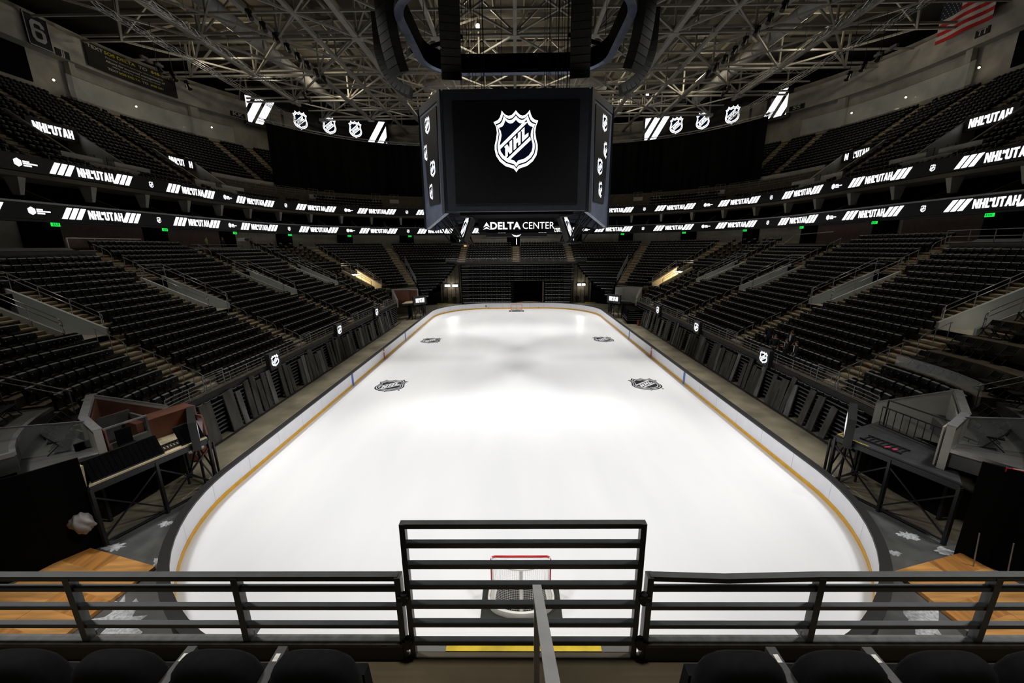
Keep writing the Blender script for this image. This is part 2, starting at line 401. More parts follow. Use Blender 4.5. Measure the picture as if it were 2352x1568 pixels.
ANAME = {-15.75: 'nearest stair', -5.7: 'second stair', 4.5: 'third stair', 14.7: 'fourth stair', 20.3: 'corner stair', 23.97: 'diagonal corner stair', 28.92: 'far end outer stair', 38.92: 'far end middle stair'}
def hand(mb, pts, r=.022, n=6): mb.path(pts, r, n)
for sd in (-1, 1):
    for vc in AISLES:
        if vc == 38.92 and sd > 0: continue
        k0 = 0 if vc < 15 else 4 if vc < 22 else 5 if vc < 25 else 13
        m = steps_for(sd, vc, k0, NK-2, .62)
        nm = ANAME[vc]+(' of the %s stand' % SIDE[sd] if vc < 38 else '')
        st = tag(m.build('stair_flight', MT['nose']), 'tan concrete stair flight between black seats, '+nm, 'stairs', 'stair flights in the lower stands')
        # red row plates
        n = 0
        for k in range(k0+1, NK-1, 1 if vc > 22 else 2):
            d = dr(k); off = .34 if (k % 4) else -.34
            for vv, kb, kt, h in VOMS:
                if abs(vv-vc) < .3 and kb <= k <= kt+1: off = (h+.45)*(1 if k % 4 else -1)
            off /= R1.sc(vc, d)
            a, b = vc+off-.13/R1.sc(vc, d), vc+off+.13/R1.sc(vc, d)
            m = MB(); m.hexa([R1.P(sd, a, d-.03, zr(k)-.17), R1.P(sd, b, d-.03, zr(k)-.17), R1.P(sd, b, d-.01, zr(k)-.17), R1.P(sd, a, d-.01, zr(k)-.17),
                              R1.P(sd, a, d-.03, zr(k)-.05), R1.P(sd, b, d-.03, zr(k)-.05), R1.P(sd, b, d-.01, zr(k)-.05), R1.P(sd, a, d-.01, zr(k)-.05)])
            m.hexa([R1.P(sd, vc+off+q*.04, d-.034, zr(k)-.135+w) for w in (0, .05) for q in (-1, 1, 1, -1)], 1)
            o = m.build('row_marker', [MT['redm'], MT['label']])
            tag(o, 'red row plate, %s up from the bottom, %s' % (nth(n), nm), 'row marker', 'red row plates on the stairs'); n += 1
        # short centre handrails
        spans = [(.3, 1.9), (2.6, 4.4), (5.3, 7.2)] if vc < 15 else []
        if vc < 15: spans += [(14.6, 16.4), (17.4, 19.0)]
        elif vc < 22: spans = [(11.6, 13.4), (14.2, 16), (17, 18.8)]
        elif vc < 25: spans = [(6, 8.6), (9.4, 12), (13.4, 15.4), (16, 18.5)]
        else: spans = [(13.3, 15.2), (15.8, 18)]
        for i, (a, b) in enumerate(spans):
            sh = -.35 if vc < 15 else .3
            p = lambda k, h: R1.P(sd, vc+sh/R1.sc(vc, dr(k)), dr(k), zr(k)+h)
            rt = thing('aisle_handrail', 'steel handrail, %s from the bottom, on the %s' % (nth(i), nm), 'handrail', p(a, 0), group='stair handrails')
            m = MB(); hand(m, [p(a, .62), p(a+.12, .8), p(a+.35, .88), p(b-.05, .9), p(b, .85)]); m.build('grab_rail', MT['galv'], rt, True)
            for kk in (a+.02, (a+b)/2, b-.1):
                m = MB(); m.tube(p(kk, -.3), p(kk, .88 if kk > a+.1 else .66), .02); m.build('post', MT['galv'], rt)

# vomitories : tunnel walls, floor, dark mouth and steel railings
for sd in (-1, 1):
    for i, (vc, kb, kt, hw) in enumerate(VOMS):
        nm = ['nearest', 'second', 'third', 'fourth', 'corner'][i]+' walkway opening of the %s stand' % SIDE[sd]
        warm = i == 4
        zf = zr(kb)-.06; da, db = dr(kb)-.02, dr(kt+1)
        m = MB()
        for e in (-1, 1):
            v0, v1 = vc+e*hw, vc+e*(hw-.14)
            q = []
            a, b = (v0, v1) if e*sd < 0 else (v1, v0)
            for zz in (0, 1):
                for v, d, ztop in ((a, da, zr(kb)+.32), (b, da, zr(kb)+.32), (b, db+.3, zr(kt+1)+.3), (a, db+.3, zr(kt+1)+.3)):
                    q.append(R1.P(sd, v, d, ztop if zz else zf-.1))
            m.hexa(q)
        o = m.build('wall_tunnel_'+SIDE[sd], MT['cream'] if warm else MT['vomw']); struct(o, 'pale painted side walls of the '+nm, 'wall')
        m = MB(); q = [R1.P(sd, v, d, zf-.02+zz) for zz in (0, .02) for v, d in ((vc-hw, da), (vc+hw, da), (vc+hw, db+3), (vc-hw, db+3))]
        m.hexa(q if sd < 0 else [q[j] for j in (1, 0, 3, 2, 5, 4, 7, 6)]); struct(m.build('floor_tunnel_'+SIDE[sd], MT['concw']), 'concrete floor of the '+nm, 'floor')
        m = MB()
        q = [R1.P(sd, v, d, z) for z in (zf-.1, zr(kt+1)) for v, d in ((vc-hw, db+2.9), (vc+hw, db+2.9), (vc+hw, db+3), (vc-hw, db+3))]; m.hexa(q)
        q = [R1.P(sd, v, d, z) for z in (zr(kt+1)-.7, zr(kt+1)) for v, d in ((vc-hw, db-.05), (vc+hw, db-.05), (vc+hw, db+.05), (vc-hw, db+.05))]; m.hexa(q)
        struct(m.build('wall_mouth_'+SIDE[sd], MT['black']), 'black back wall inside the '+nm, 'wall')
        rt = thing('walkway_railing', 'double steel railing around the '+nm, 'railing', R1.P(sd, vc, da, zr(kb)), group='walkway railings')
        for e in (-1, 1):
            v = vc+e*(hw+.02); p = lambda d, h: R1.P(sd, v, d, Z0+RIS/TRD*d+h)
            for h in (.82, 1.1): 
                m = MB(); hand(m, [p(da+.2, .35 if h > 1 else .82), p(da+.2, h-.1), p(da+.4, h), p(db, h), p(db+.3, h)], .022); m.build('side_rail', MT['steel'], rt, True)
            for f in (.02, .34, .67, .98):
                d = da+.2+(db-da)*f; m = MB(); m.tube(p(d, -.2), p(d, 1.08), .02); m.build('post', MT['steel'], rt)
        m = MB()
        for h in (.82, 1.1): hand(m, [R1.P(sd, vc-hw, db+.3, Z0+RIS/TRD*(db+.3)+h), R1.P(sd, vc+hw, db+.3, Z0+RIS/TRD*(db+.3)+h)], .022)
        m.build('end_rail', MT['steel'], rt)
        if warm:
            m = MB(); q = [R1.P(sd, v, d, z) for z in (zf+1.9, zf+2.0) for v, d in ((vc-.3, db-1.2), (vc+.3, db-1.2), (vc+.3, db+1.2), (vc-.3, db+1.2))]; m.hexa(q)
            tag(m.build('tunnel_lamp', LAMPW), 'warm ceiling lamp inside the '+nm, 'lamp')
        if i == 0 and sd > 0:
            rt = thing('wall_lamp', 'twin glowing step lamp in the nearest walkway of the right stand', 'lamp', R1.P(sd, vc-hw+.16, da+1.4, zf))
            for dd in (1.3, 1.55):
                m = MB(); x, y = R1.P(sd, vc-hw+.18, da+dd); m.box(x, y, zf+.55, .14, .05, .28); m.build('lamp_tube', LAMPW, rt)

# fascia and front guard rails of the side stands
for sd in (-1, 1):
    v0, v1 = -19.1, 19.0
    m = MB(); ringband(m, R1, sd, v0, v1, [(-.05, 2.28), (.9, 2.28), (.9, 2.645), (-.05, 2.645)], .6); struct(m.build('trim_fascia_'+SIDE[sd], MT['iron']), 'dark grey fascia band along the front of the %s stand' % SIDE[sd], 'fascia')
    rt = thing('guard_rail', 'long silver guard rail along the front of the %s stand' % SIDE[sd], 'railing', R1.P(sd, 0, 0, Z0), group='front guard rails of the side stands')
    for h in (.12, .3, .48, .68):
        m = MB(); vs = frange(v0, v1, .6); m.path([R1.P(sd, v, .03, Z0+h) for v in vs], .02 if h < .6 else .028, 6); m.build('rail_bar', MT['galv'], rt, True)
    for v in frange(v0, v1, 1.55):
        m = MB(); m.tube(R1.P(sd, v, .03, Z0-.3), R1.P(sd, v, .03, Z0+.68), .022); m.build('post', MT['galv'], rt)
    for vc in AISLES[:4]:
        m = MB()
        for e in (-.75, .75): m.tube(R1.P(sd, vc+e, .05, Z0-.1), R1.P(sd, vc+e, .05, Z0+1.08), .03, 8)
        for h in (.82, .95, 1.07): m.tube(R1.P(sd, vc-.75, .05, Z0+h), R1.P(sd, vc+.75, .05, Z0+h), .02)
        m.build('aisle_gate', MT['galv'], rt)
    for i, y in enumerate((20.5, 30.85, 41.2)):
        x = sd*17.33
        rt = thing('shield_sign_box', 'black sign with lit white shield on the %s guard rail, %s from the camera' % (SIDE[sd], nth(i)), 'sign', (x, y, 2.85), group='lit shield signs on the guard rails')
        m = MB(); m.box(x, y, 2.25, .3, 1.15, 1.2); m.build('casing', MT['frame'], rt)
        m = MB(); emblem(m, lambda u, w, l: (x-sd*(.152+.003*l), y-sd*u*1.3, 2.85+w), .86); m.build('lit_shield', [W, WB], rt)
# ---------------------------------------------------------------- stadium seats
def seat_parts():
    out = []
    # backrest: rounded panel, slight recline
    prof = [(-.215, .36), (.215, .36), (.225, .62), (.205, .74), (.15, .80), (.07, .825), (-.07, .825), (-.15, .80), (-.205, .74), (-.225, .62)]
    m = MB(); rec = lambda z: -.05-.17*(z-.36)
    m.raw([(x, rec(z), z) for x, z in prof]+[(x*.97, rec(z)-.055, z) for x, z in prof],
          [tuple(range(9, -1, -1)), tuple(range(10, 20))]+[(i, (i+1) % 10, 10+(i+1) % 10, 10+i) for i in range(10)], 0)
    out.append(('backrest', m))
    m = MB()   # tipped-up seat pan with front lip painted pale as a glint
    m.hexa([(-.20, -.02, .38), (.20, -.02, .38), (.20, .09, .40), (-.20, .09, .40), (-.20, -.03, .70), (.20, -.03, .70), (.20, .05, .70), (-.20, .05, .70)], 0)
    m.hexa([(-.19, -.045, .70), (.19, -.045, .70), (.19, .055, .70), (-.19, .055, .70), (-.17, -.045, .735), (.17, -.045, .735), (.17, .045, .735), (-.17, .045, .735)], 1)
    out.append(('seat_pan', m))
    m = MB(); m.box(.245, .03, .55, .05, .30, .045, mi=0); m.box(.245, .172, .56, .035, .03, .03, mi=1); out.append(('armrest', m))
    m = MB(); m.box(.245, -.03, 0, .04, .07, .55); m.box(.245, 0, 0, .06, .22, .03); out.append(('standard', m))
    return out
SP = seat_parts()
SMATS = [MT['seat'], MT['pan']]
seats = []   # (x,y,z,rz,side,section,row,index)
AHW = .70
def fill(R, sd, k, a, b, d, z, sec, pitch=.51):
    mid = (a+b)/2; sc = R.sc(mid, d); n = int((b-a)*sc/pitch)
    if n < 1: return
    for i in range(n):
        v = mid+(i-(n-1)/2)*pitch/sc
        x, y = R.P(sd, v, d); seats.append((x, y, z, R.angle(sd, v), sd, sec, k, i, n))
for sd in (-1, 1):
    for k in range(NK):
        d = dr(k)+.60; z = zr(k); lo, hi = vlim(k, sd)
        av = [a for a in AISLES if lo-1 < a < hi+1]
        if k < 13: edges = [lo+.05]
        else: edges = [-23.5]; hi = R1.L
        sec = 0; cur = edges[0]; secs = []
        for a in av+[hi]:
            w = AHW/R1.sc(a, d)
            for vv, kb, kt, h in VOMS:
                if abs(vv-a) < .3 and kb <= k <= kt: w = h+.95/R1.sc(a, d)
            end = a-w if a != hi else (hi-.05 if hi < R1.L-.1 else hi)
            if a in av and a == 20.3 and k < 4: continue
            # rows in the corner wedge start at row 4
            if end-cur > .6: secs.append((cur, end, a))
            cur = a+w
        for i, (a, b, nm) in enumerate(secs):
            if sd > 0 and b < -15 and k >= 3: continue      # folding chairs there
            if a > 24 and a < 28.5 and k < 13: continue
            top_cut = (k in (17, 18, 19, 20)) and ((-16 < (a+b)/2 < -5) or False) and sd < 0
            if top_cut and k >= 18: continue
            if sd > 0 and k >= 18 and (-16 < (a+b)/2 < -5 or 4.5 < (a+b)/2 < 14): continue
            if sd < 0 and k >= 19 and 4.5 < (a+b)/2 < 14: continue
            fill(R1, sd, k, a, b, d, z, i, .51)
# upper bowl rows
UR, UT, UZ = .544, .80, 17.15
UA = [-11.5, -3.5, 4.9, 13.1, 18.9, 27.3, 30.6]
UV = [(-11.8, 2.2), (2.9, 2.4), (17.0, 2.3)]   # concrete walkway blocks: v centre, half width, rows 2..8
def uz(j): return UZ+UR*j
lower_n = len(seats)
for sd in (-1, 1):
    for j in range(20):
        e = UT*j+.62; z = uz(j)
        lo, hi = -22., (33. if j > 3 else 44. if j > 0 else R2.L)
        cur = lo
        av = [a for a in UA if a < hi]
        cuts = [(a-.62/R2.sc(a, e), a+.62/R2.sc(a, e)) for a in av]+[(c-h/R2.sc(c, e), c+h/R2.sc(c, e)) for c, h in UV if 1 <= j <= 7]
        if 2 <= j <= 6: cuts.append((20., 33.))
        cuts.sort()
        for a, b in cuts+[(hi, hi)]:
            if a-cur > .6: fill(R2, sd, j, cur, a, e, z, 100, .53)
            cur = max(cur, b)
# ---- which seats stay individual: the 300 largest in the picture
CAM = Vector((-.0974, -5.6157, 10.5571))
def in_frame(x, y, z):
    dx, dy, dz = x-CAM.x, y-CAM.y, z+.6-CAM.z
    zc = dy*.971-dz*.239
    if zc < 1: return None
    px, py = 887.7*dx/zc, -887.7*(dz*.971+dy*.239)/zc
    if abs(px) > 1176 or abs(py) > 784: return None
    return zc
cand = []
for i, s in enumerate(seats):
    zc = in_frame(*s[:3])
    if zc: cand.append((zc, i))
cand.sort(); chosen = {i for _, i in cand[:300]}
SECN = ['nearest section', 'second section', 'third section', 'fourth section']
tmpl = None; SPM = [(n, m.mesh(n, SMATS)) for n, m in SP]
for i in sorted(chosen):
    x, y, z, rz, sd, sec, k, idx, n = seats[i]
    frm = n-1-idx
    lab = 'black folding seat, row %d up, %s from the stair, %s, %s stand' % (k+1, nth(frm), SECN[min(sec, 3)], SIDE[sd])
    if tmpl is None:
        tmpl = thing('stadium_seat', lab, 'seat', (x, y, z), rz, 'black seats of the lower stands')
        for nm, me in SPM:
            o = bpy.data.objects.new(nm, me); C.objects.link(o); o.parent = tmpl
    else:
        r = copy_tree(tmpl, (x, y, z), rz); r['label'] = lab
# the remaining seats: one object
allm = MB()
for n, mm in SP: allm.raw(mm.v, mm.f); allm.m[-len(mm.f):] = mm.m
bv = np.array(allm.v); rest = [s for i, s in enumerate(seats) if i not in chosen and in_frame(s[0]*.97, s[1], s[2]) is not None]
N = len(rest); A = np.array([s[:4] for s in rest]); c, s_ = np.cos(A[:, 3]), np.sin(A[:, 3])
V = np.empty((N, len(bv), 3))
V[:, :, 0] = A[:, 0, None]+bv[None, :, 0]*c[:, None]-bv[None, :, 1]*s_[:, None]
V[:, :, 1] = A[:, 1, None]+bv[None, :, 0]*s_[:, None]+bv[None, :, 1]*c[:, None]
V[:, :, 2] = A[:, 2, None]+bv[None, :, 2]
cnt = np.array([len(f) for f in allm.f]); li = np.concatenate([np.array(f) for f in allm.f])
LI = (li[None, :]+(np.arange(N)*len(bv))[:, None]).ravel().astype(np.int32)
me = bpy.data.meshes.new('stadium_seats'); me.vertices.add(N*len(bv)); me.vertices.foreach_set('co', V.ravel().astype(np.float32))
me.loops.add(len(LI)); me.loops.foreach_set('vertex_index', LI)
me.polygons.add(N*len(cnt)); CN = np.tile(cnt, N); st = np.concatenate([[0], np.cumsum(CN)[:-1]]).astype(np.int32)
me.polygons.foreach_set('loop_start', st)
for mm_ in SMATS: me.materials.append(mm_)
me.polygons.foreach_set('material_index', np.tile(np.array(allm.m, dtype=np.int32), N)); me.update(calc_edges=True); me.validate()
o = bpy.data.objects.new('stadium_seats', me); C.objects.link(o); tag(o, 'thousands of small distant black seats filling the lower and upper stands', 'seats', kind='stuff')
print('seats', len(seats), 'rest', N)

# ---------------------------------------------------------------- front row chairs, rail and gate by the camera
FY, FZ = -3.52, zr(13)
m = MB(); m.box(0, FY-.4, FZ-1.2, 23, .82, 1.19); struct(m.build('trim_balcony_edge', MT['nose']), 'tan concrete edge of the first row under the camera', 'floor edge')
def front_chair(x, lab):
    t = thing('upholstered_seat', lab, 'seat', (x, -4.14, FZ), 0, 'dark padded seats of the front row')
    return t
def ft():
    parts = []
    m = MB(); n = 18; rows = []
    for k, (zz, wd, dp) in enumerate(((.40, .40, .02), (.52, .425, .06), (.66, .435, .075), (.74, .42, .075), (.80, .375, .07), (.845, .30, .055), (.872, .19, .03))):
        for i in range(n):
            a = 2*pi*i/n; ca, sa = cos(a), sin(a)
            rows.append((wd/2*abs(ca)**.5*(1 if ca > 0 else -1), -.10*(zz-.4)+dp*abs(sa)**.7*(1 if sa > 0 else -1), zz))
    F = [(r*n+i, r*n+(i+1) % n, (r+1)*n+(i+1) % n, (r+1)*n+i) for r in range(6) for i in range(n)]+[tuple(range(n-1, -1, -1)), tuple(6*n+i for i in range(n))]
    m.raw(rows, F); parts.append(('backrest', m, MT['fab'], True))
    m = MB(); m.hexa([(-.2, .06, .38), (.2, .06, .38), (.2, .14, .40), (-.2, .14, .40), (-.2, .05, .62), (.2, .05, .62), (.2, .11, .62), (-.2, .11, .62)]); parts.append(('seat_pan', m, MT['fab'], False))
    m = MB(); m.box(0, -.02, 0, .30, .10, .4); parts.append(('pedestal', m, MT['dark'], False))
    return parts
fp = [(n, m.mesh(n, mt), sm) for n, m, mt, sm in ft()]
for n, me, sm in fp:
    if sm: me.polygons.foreach_set('use_smooth', [True]*len(me.polygons))
left = [-2.56, -2.065, -1.58, -1.098]; right = [.978, 1.455, 1.965, 2.44]
first = None
for i, x in enumerate(left+right):
    sd = 'left' if i < 4 else 'right'; j = (3-i) if i < 4 else i-4
    lab = 'dark padded seat at the near rail, %s from the gate on the %s' % (nth(j), sd)
    if first is None:
        first = front_chair(x, lab)
        for n, me, sm in fp:
            o = bpy.data.objects.new(n, me); C.objects.link(o); o.parent = first
    else:
        r = copy_tree(first, (x, -4.14, FZ), 0); r['label'] = lab
arm = None
for x, lab in ((-1.82, 'left of the gate, farther from it'), (-1.338, 'left of the gate, nearer to it'), (1.215, 'right of the gate, nearer to it'), (1.71, 'right of the gate, farther from it')):
    t = thing('armrest_post', 'slim dark armrest with a seat number label, '+lab, 'armrest', (x, -4.1, FZ), 0, 'labelled armrests of the front row')
    m = MB(); y0 = -4.03; m.hexa([(x-.025, y0-.42, FZ+.69), (x+.025, y0-.42, FZ+.69), (x+.025, y0, FZ+.695), (x-.025, y0, FZ+.695), (x-.025, y0-.42, FZ+.73), (x+.025, y0-.42, FZ+.73), (x+.025, y0, FZ+.735), (x-.025, y0, FZ+.735)])
    m.box(x, y0-.3, FZ, .035, .06, .70); m.build('arm', MT['dark'], t)
    m = MB(); m.box(x, y0-.06, FZ+.734, .024, .04, .003); m.build('number_label', MT['label'], t)
def railing(x0, x1, posts, lab, endx, bent=False):
    rt = thing('front_railing', lab, 'railing', ((x0+x1)/2, FY, FZ))
    for h, t in ((.668, .036), (.575, .03), (.425, .03), (.27, .03)):
        m = MB()
        if bent and h > .6:
            pts = [(x0, FY, FZ+h), (x0+.5, FY, FZ+h-.018), (x0+1.1, FY, FZ+h-.002), (x1, FY, FZ+h)]
            for a, b in zip(pts[:-1], pts[1:]): m.bar(a, b, .045, t)
        else: m.bar((x0, FY, FZ+h), (x1, FY, FZ+h), .045 if h > .6 else .035, t)
        m.build('bar', MT['rail'], rt)
    for x in posts:
        m = MB(); m.box(x, FY, FZ+.12, .045, .05, .55); m.obox((x-.022, FY+.03, FZ+.13), (.044, 0, 0), (0, .06, 0), (0, 0, .05)); m.build('post', MT['rail'], rt)
    m = MB(); m.box((x0+x1)/2, FY-.005, FZ+.12, x1-x0, .075, .025); m.build('ledge', MT['chip'], rt)
    m = MB(); m.box((x0+x1)/2, FY-.03, FZ, x1-x0, .02, .13); m.build('kick_panel', MT['dark'], rt)
    m = MB(); m.box(endx, FY, FZ-.02, .04, .06, .70); m.build('end_post', MT['rail'], rt)
    for h in (.15, .52):
        e = 1 if endx < 0 else -1
        m = MB(); m.tube((endx+e*.035, FY-.03, FZ+h-.04), (endx+e*.035, FY-.03, FZ+h+.04), .022, 10); m.box(endx+e*.03, FY-.02, FZ+h-.015, .07, .05, .03); m.build('hinge', MT['iron'], rt)
railing(-5.2, -.885, [-4.2, -3.085, -1.965], 'charcoal metal railing across the left foreground', -.885)
railing(.765, 5.2, [1.875, 3.005, 4.1], 'charcoal metal railing with a dented top bar across the right foreground', .765, True)
gt = thing('aisle_gate', 'taller charcoal metal gate in the middle of the near railing', 'gate', (-.065, FY, FZ))
gx0, gx1 = -.825, .695
for h in (1.065, .92, .76, .60, .44, .285, .128):
    m = MB(); m.bar((gx0, FY, FZ+h), (gx1, FY, FZ+h), .04, .034); m.build('bar', MT['rail'], gt)
for x in (gx0, gx1):
    m = MB(); m.box(x, FY, FZ+(.0 if True else 0), .036, .045, 1.08); m.build('stile', MT['rail'], gt)
m = MB(); m.box(-.06, FY+.07, FZ-.01, 1.1, .09, .015); tag(m.build('warning_strip', MT['yel']), 'worn yellow strip on the floor edge below the gate', 'floor marking')
m = MB(); m.box(-.06, FY+.07, FZ-.012, 1.56, .10, .012); struct(m.build('trim_threshold', MT['greyf']), 'grey painted threshold under the gate', 'threshold')
rt = thing('handrail', 'flat grey handrail rising from the gate towards the camera', 'handrail', (.02, -3.9, FZ))
m = MB(); m.bar((.012, -3.79, 8.655), (.022, -5.1, 9.385), .05, .016, up=(0, .5, 1)); m.build('flat_rail', MT['grey'], rt)
m = MB(); m.box(.012, -3.83, FZ, .034, .034, .85); m.build('post', MT['grey'], rt)
for i in range(5):   # near stair
    m = MB(); m.box(-.06, FY-.62-.42*i-.21, FZ+.1975*i, 1.5, .42, .1975); 
    struct(m.build('trim_near_step', MT['nose']), 'tan concrete step of the near stair, %s from the gate' % nth(i), 'step')
# ---------------------------------------------------------------- block lettering (unit height)
def q4(*p): return [list(p)]
GL_ = {
 'N': (.56, [[(0, 0), (.18, 0), (.18, 1), (0, 1)], [(.38, 0), (.56, 0), (.56, 1), (.38, 1)], [(0, 1), (.2, 1), (.56, 0), (.36, 0)]]),
 'H': (.54, [[(0, 0), (.2, 0), (.2, 1), (0, 1)], [(.34, 0), (.54, 0), (.54, 1), (.34, 1)], [(.2, .4), (.34, .4), (.34, .62), (.2, .62)]]),
 'L': (.42, [[(0, 0), (.2, 0), (.2, 1), (0, 1)], [(.2, 0), (.42, 0), (.42, .2), (.2, .2)]]),
 'I': (.2, [[(0, 0), (.2, 0), (.2, 1), (0, 1)]]),
 'U': (.54, [[(0, .12), (.2, .12), (.2, 1), (0, 1)], [(.34, .12), (.54, .12), (.54, 1), (.34, 1)], [(.0, .13), (.1, 0), (.44, 0), (.54, .13), (.34, .22), (.2, .22)]]),
 'T': (.5, [[(.15, 0), (.35, 0), (.35, 1), (.15, 1)], [(0, .8), (.5, .8), (.5, 1), (0, 1)]]),
 'A': (.58, [[(0, 0), (.2, 0), (.37, 1), (.17, 1)], [(.38, 0), (.58, 0), (.41, 1), (.21, 1)], [(.15, .18), (.43, .18), (.4, .4), (.18, .4)]]),
}
def word(txt, x, h, sp=.05, y=0.):
    P = []
    for ch in txt:
        w, polys = GL_[ch]
        for p in polys: P.append([(x+u*h, y+v*h) for u, v in p])
        x += (w+sp)*h
    return P, x
def nhl_in_utah(h):
    P, x = word('NHL', 0, h, .05); x -= .06*h
    Q, x = word('IN', x-.10*h, h*.36, .06, h*.60); P += Q
    Q, x = word('UTAH', x+.0*h, h, .04); P += Q
    x -= .04*h
    return [[(u-x/2, v-h/2) for u, v in p] for p in P], x
def slashes(h, w, n=3, gap=.35, slant=.62):
    return [[(i*(w+gap*w)+0-slant*h/2, -h/2), (i*(w+gap*w)+w-slant*h/2, -h/2), (i*(w+gap*w)+w+slant*h/2, h/2), (i*(w+gap*w)+slant*h/2, h/2)] for i in range(n)]
def hexlogo(h):
    P = [[(.5*h*cos(pi/2+pi/3*i)*.9, .5*h*sin(pi/2+pi/3*i)) for i in range(6)]]
    for yy, a, b in ((.2, .52, 1.2), (-.02, .5, 2.0), (-.27, .52, 1.35)): P.append([(a*h, (yy-.08)*h), (b*h, (yy-.08)*h), (b*h, (yy+.09)*h), (a*h, (yy+.09)*h)])
    return P
def put(m, polys, f, mi=0):
    for p in polys:
        # split long faces so they follow the curved board
        m.face([f(u, w, 0) for u, w in p], mi)
# ---------------------------------------------------------------- ribbon boards and suite level
RN = {0: 'lower', 1: 'upper'}
for lv, (zt, zc) in enumerate(((14.2, 13.55), (17.62, 17.02))):
    rt = thing('ribbon_board', 'long curved black led ribbon board with white lettering, %s of the two rings' % RN[lv], 'led board', (0, CY, zc), group='led ribbon boards')
    for sd in (-1, 1):
        m = MB(); ringband(m, R2, sd, -16, R2.L, [(-.02, zc-.6), (.25, zc-.62), (.25, zc+.6), (-.02, zc+.6)], 1.2); m.build('panel', MT['led'], rt)
        m = MB()
        if lv == 0: ringband(m, R2, sd, -16, R2.L, [(-.10, zt-.06), (.20, zt-.06), (.20, zt+.08), (-.10, zt+.08)], 1.2); m.build('rail_cap', MT['steel'], rt)
        else:
            ringband(m, R2, sd, -16, R2.L, [(-.06, zt-.02), (.3, zt-.02), (.3, zt+.03), (-.06, zt+.03)], 1.2); m.build('top_cap', MT['iron'], rt)
            ringband(m2 := MB(), R2, sd, -16, R2.L, [(-.02, zc-1.0), (3, zc-1.0), (3, zc-.66), (-.02, zc-.66)], 1.2); m2.build('soffit', MT['deckr'], rt)
        for j in range(-1, 7):
            vc = (-.1+10.65*j) if sd < 0 else (-4.5+10.85*j)
            if vc > R2.L-1: continue
            f = lambda u, w, l, vc=vc: R2.P(sd, vc-sd*u, -.035-.006*l, zc+w)
            P, wd = nhl_in_utah(.74); m = MB(); put(m, P, f); m.build('lettering', W, rt)
            for e in (-1, 1):
                m = MB(); put(m, [[(e*(wd/2+1.02)+u-.85, w) for u, w in p] for p in slashes(.92, .42, gap=.28)], f); m.build('slash_marks', W, rt)
            vl = vc-sd*5.35
            if vl < R2.L-1:
                fl = lambda u, w, l, vc=vl: R2.P(sd, vc-sd*u, -.035-.006*l, zc+w)
                if (j+1) % 2 == (0 if sd < 0 else 1):
                    m = MB(); put(m, [[(u*.62-.3, w*.62) for u, w in p] for p in hexlogo(1)], fl); m.build('hexagon_logo', W, rt)
                else:
                    m = MB(); emblem(m, fl, .62); m.build('shield_logo', [W, WB], rt)
# suite level: floor slab, dark back wall, columns, dividers, suite seats
for sd in (-1, 1):
    m = MB(); ringband(m, R2, sd, -16, R2.L, [(.0, 12.75), (6.5, 12.75), (6.5, 12.93), (.0, 12.93)], 1.5); struct(m.build('floor_suites_'+SIDE[sd], MT['iron']), 'dark slab under the suite level, %s half' % SIDE[sd], 'floor')
    m = MB(); ringband(m, R2, sd, -16, R2.L, [(6.0, 12.9), (6.2, 12.9), (6.2, 17.0), (6.0, 17.0)], 1.5); struct(m.build('wall_suites_'+SIDE[sd], MT['black']), 'black back wall of the suite level, %s half' % SIDE[sd], 'wall')
    n = 0
    for v in frange(-15.8, R2.L-1.2, 5.5):
        p = lambda d, z, o: R2.P(sd, v+o, d, z)
        m = MB()
        q = [p(.7, 14.75, -.13), p(.7, 14.75, .13), p(1.3, 14.75, .13), p(1.3, 14.75, -.13), p(.35, 16.1, -.26), p(.35, 16.1, .26), p(1.5, 16.1, .26), p(1.5, 16.1, -.26)]
        m.hexa(q); tag(m.build('hanging_column', MT['concw']), 'tapered concrete bracket hanging under the upper ribbon board, %s along the %s side' % (nth(n), SIDE[sd]), 'column', 'brackets of the suite level')
        m = MB(); a = 2.6
        q = [p(.3, 12.95, a-.07), p(.3, 12.95, a+.07), p(4.5, 12.95, a+.07), p(4.5, 12.95, a-.07), p(.3, 14.05, a-.07), p(.3, 14.05, a+.07), p(3.6, 15.5, a+.07), p(3.6, 15.5, a-.07)]
        m.hexa(q); tag(m.build('suite_divider', MT['concw']), 'sloped partition between suites above the lower ribbon board, %s along the %s side' % (nth(n), SIDE[sd]), 'partition', 'suite partitions')
        n += 1
    m = MB()
    for row, (d, z) in enumerate(((1.1, 13.35), (2.0, 13.75))):
        for v in frange(-15, R2.L-1, .62):
            q = [R2.P(sd, v+e*.22, d+f, z+h) for h in (0, .62) for e, f in ((-1, 0), (1, 0), (1, .18), (-1, .18))]; m.hexa(q)
    o = m.build('suite_chairs', MT['teal']); tag(o, 'dark teal chair rows barely visible in the suites, %s half' % SIDE[sd], 'chairs', kind='stuff')
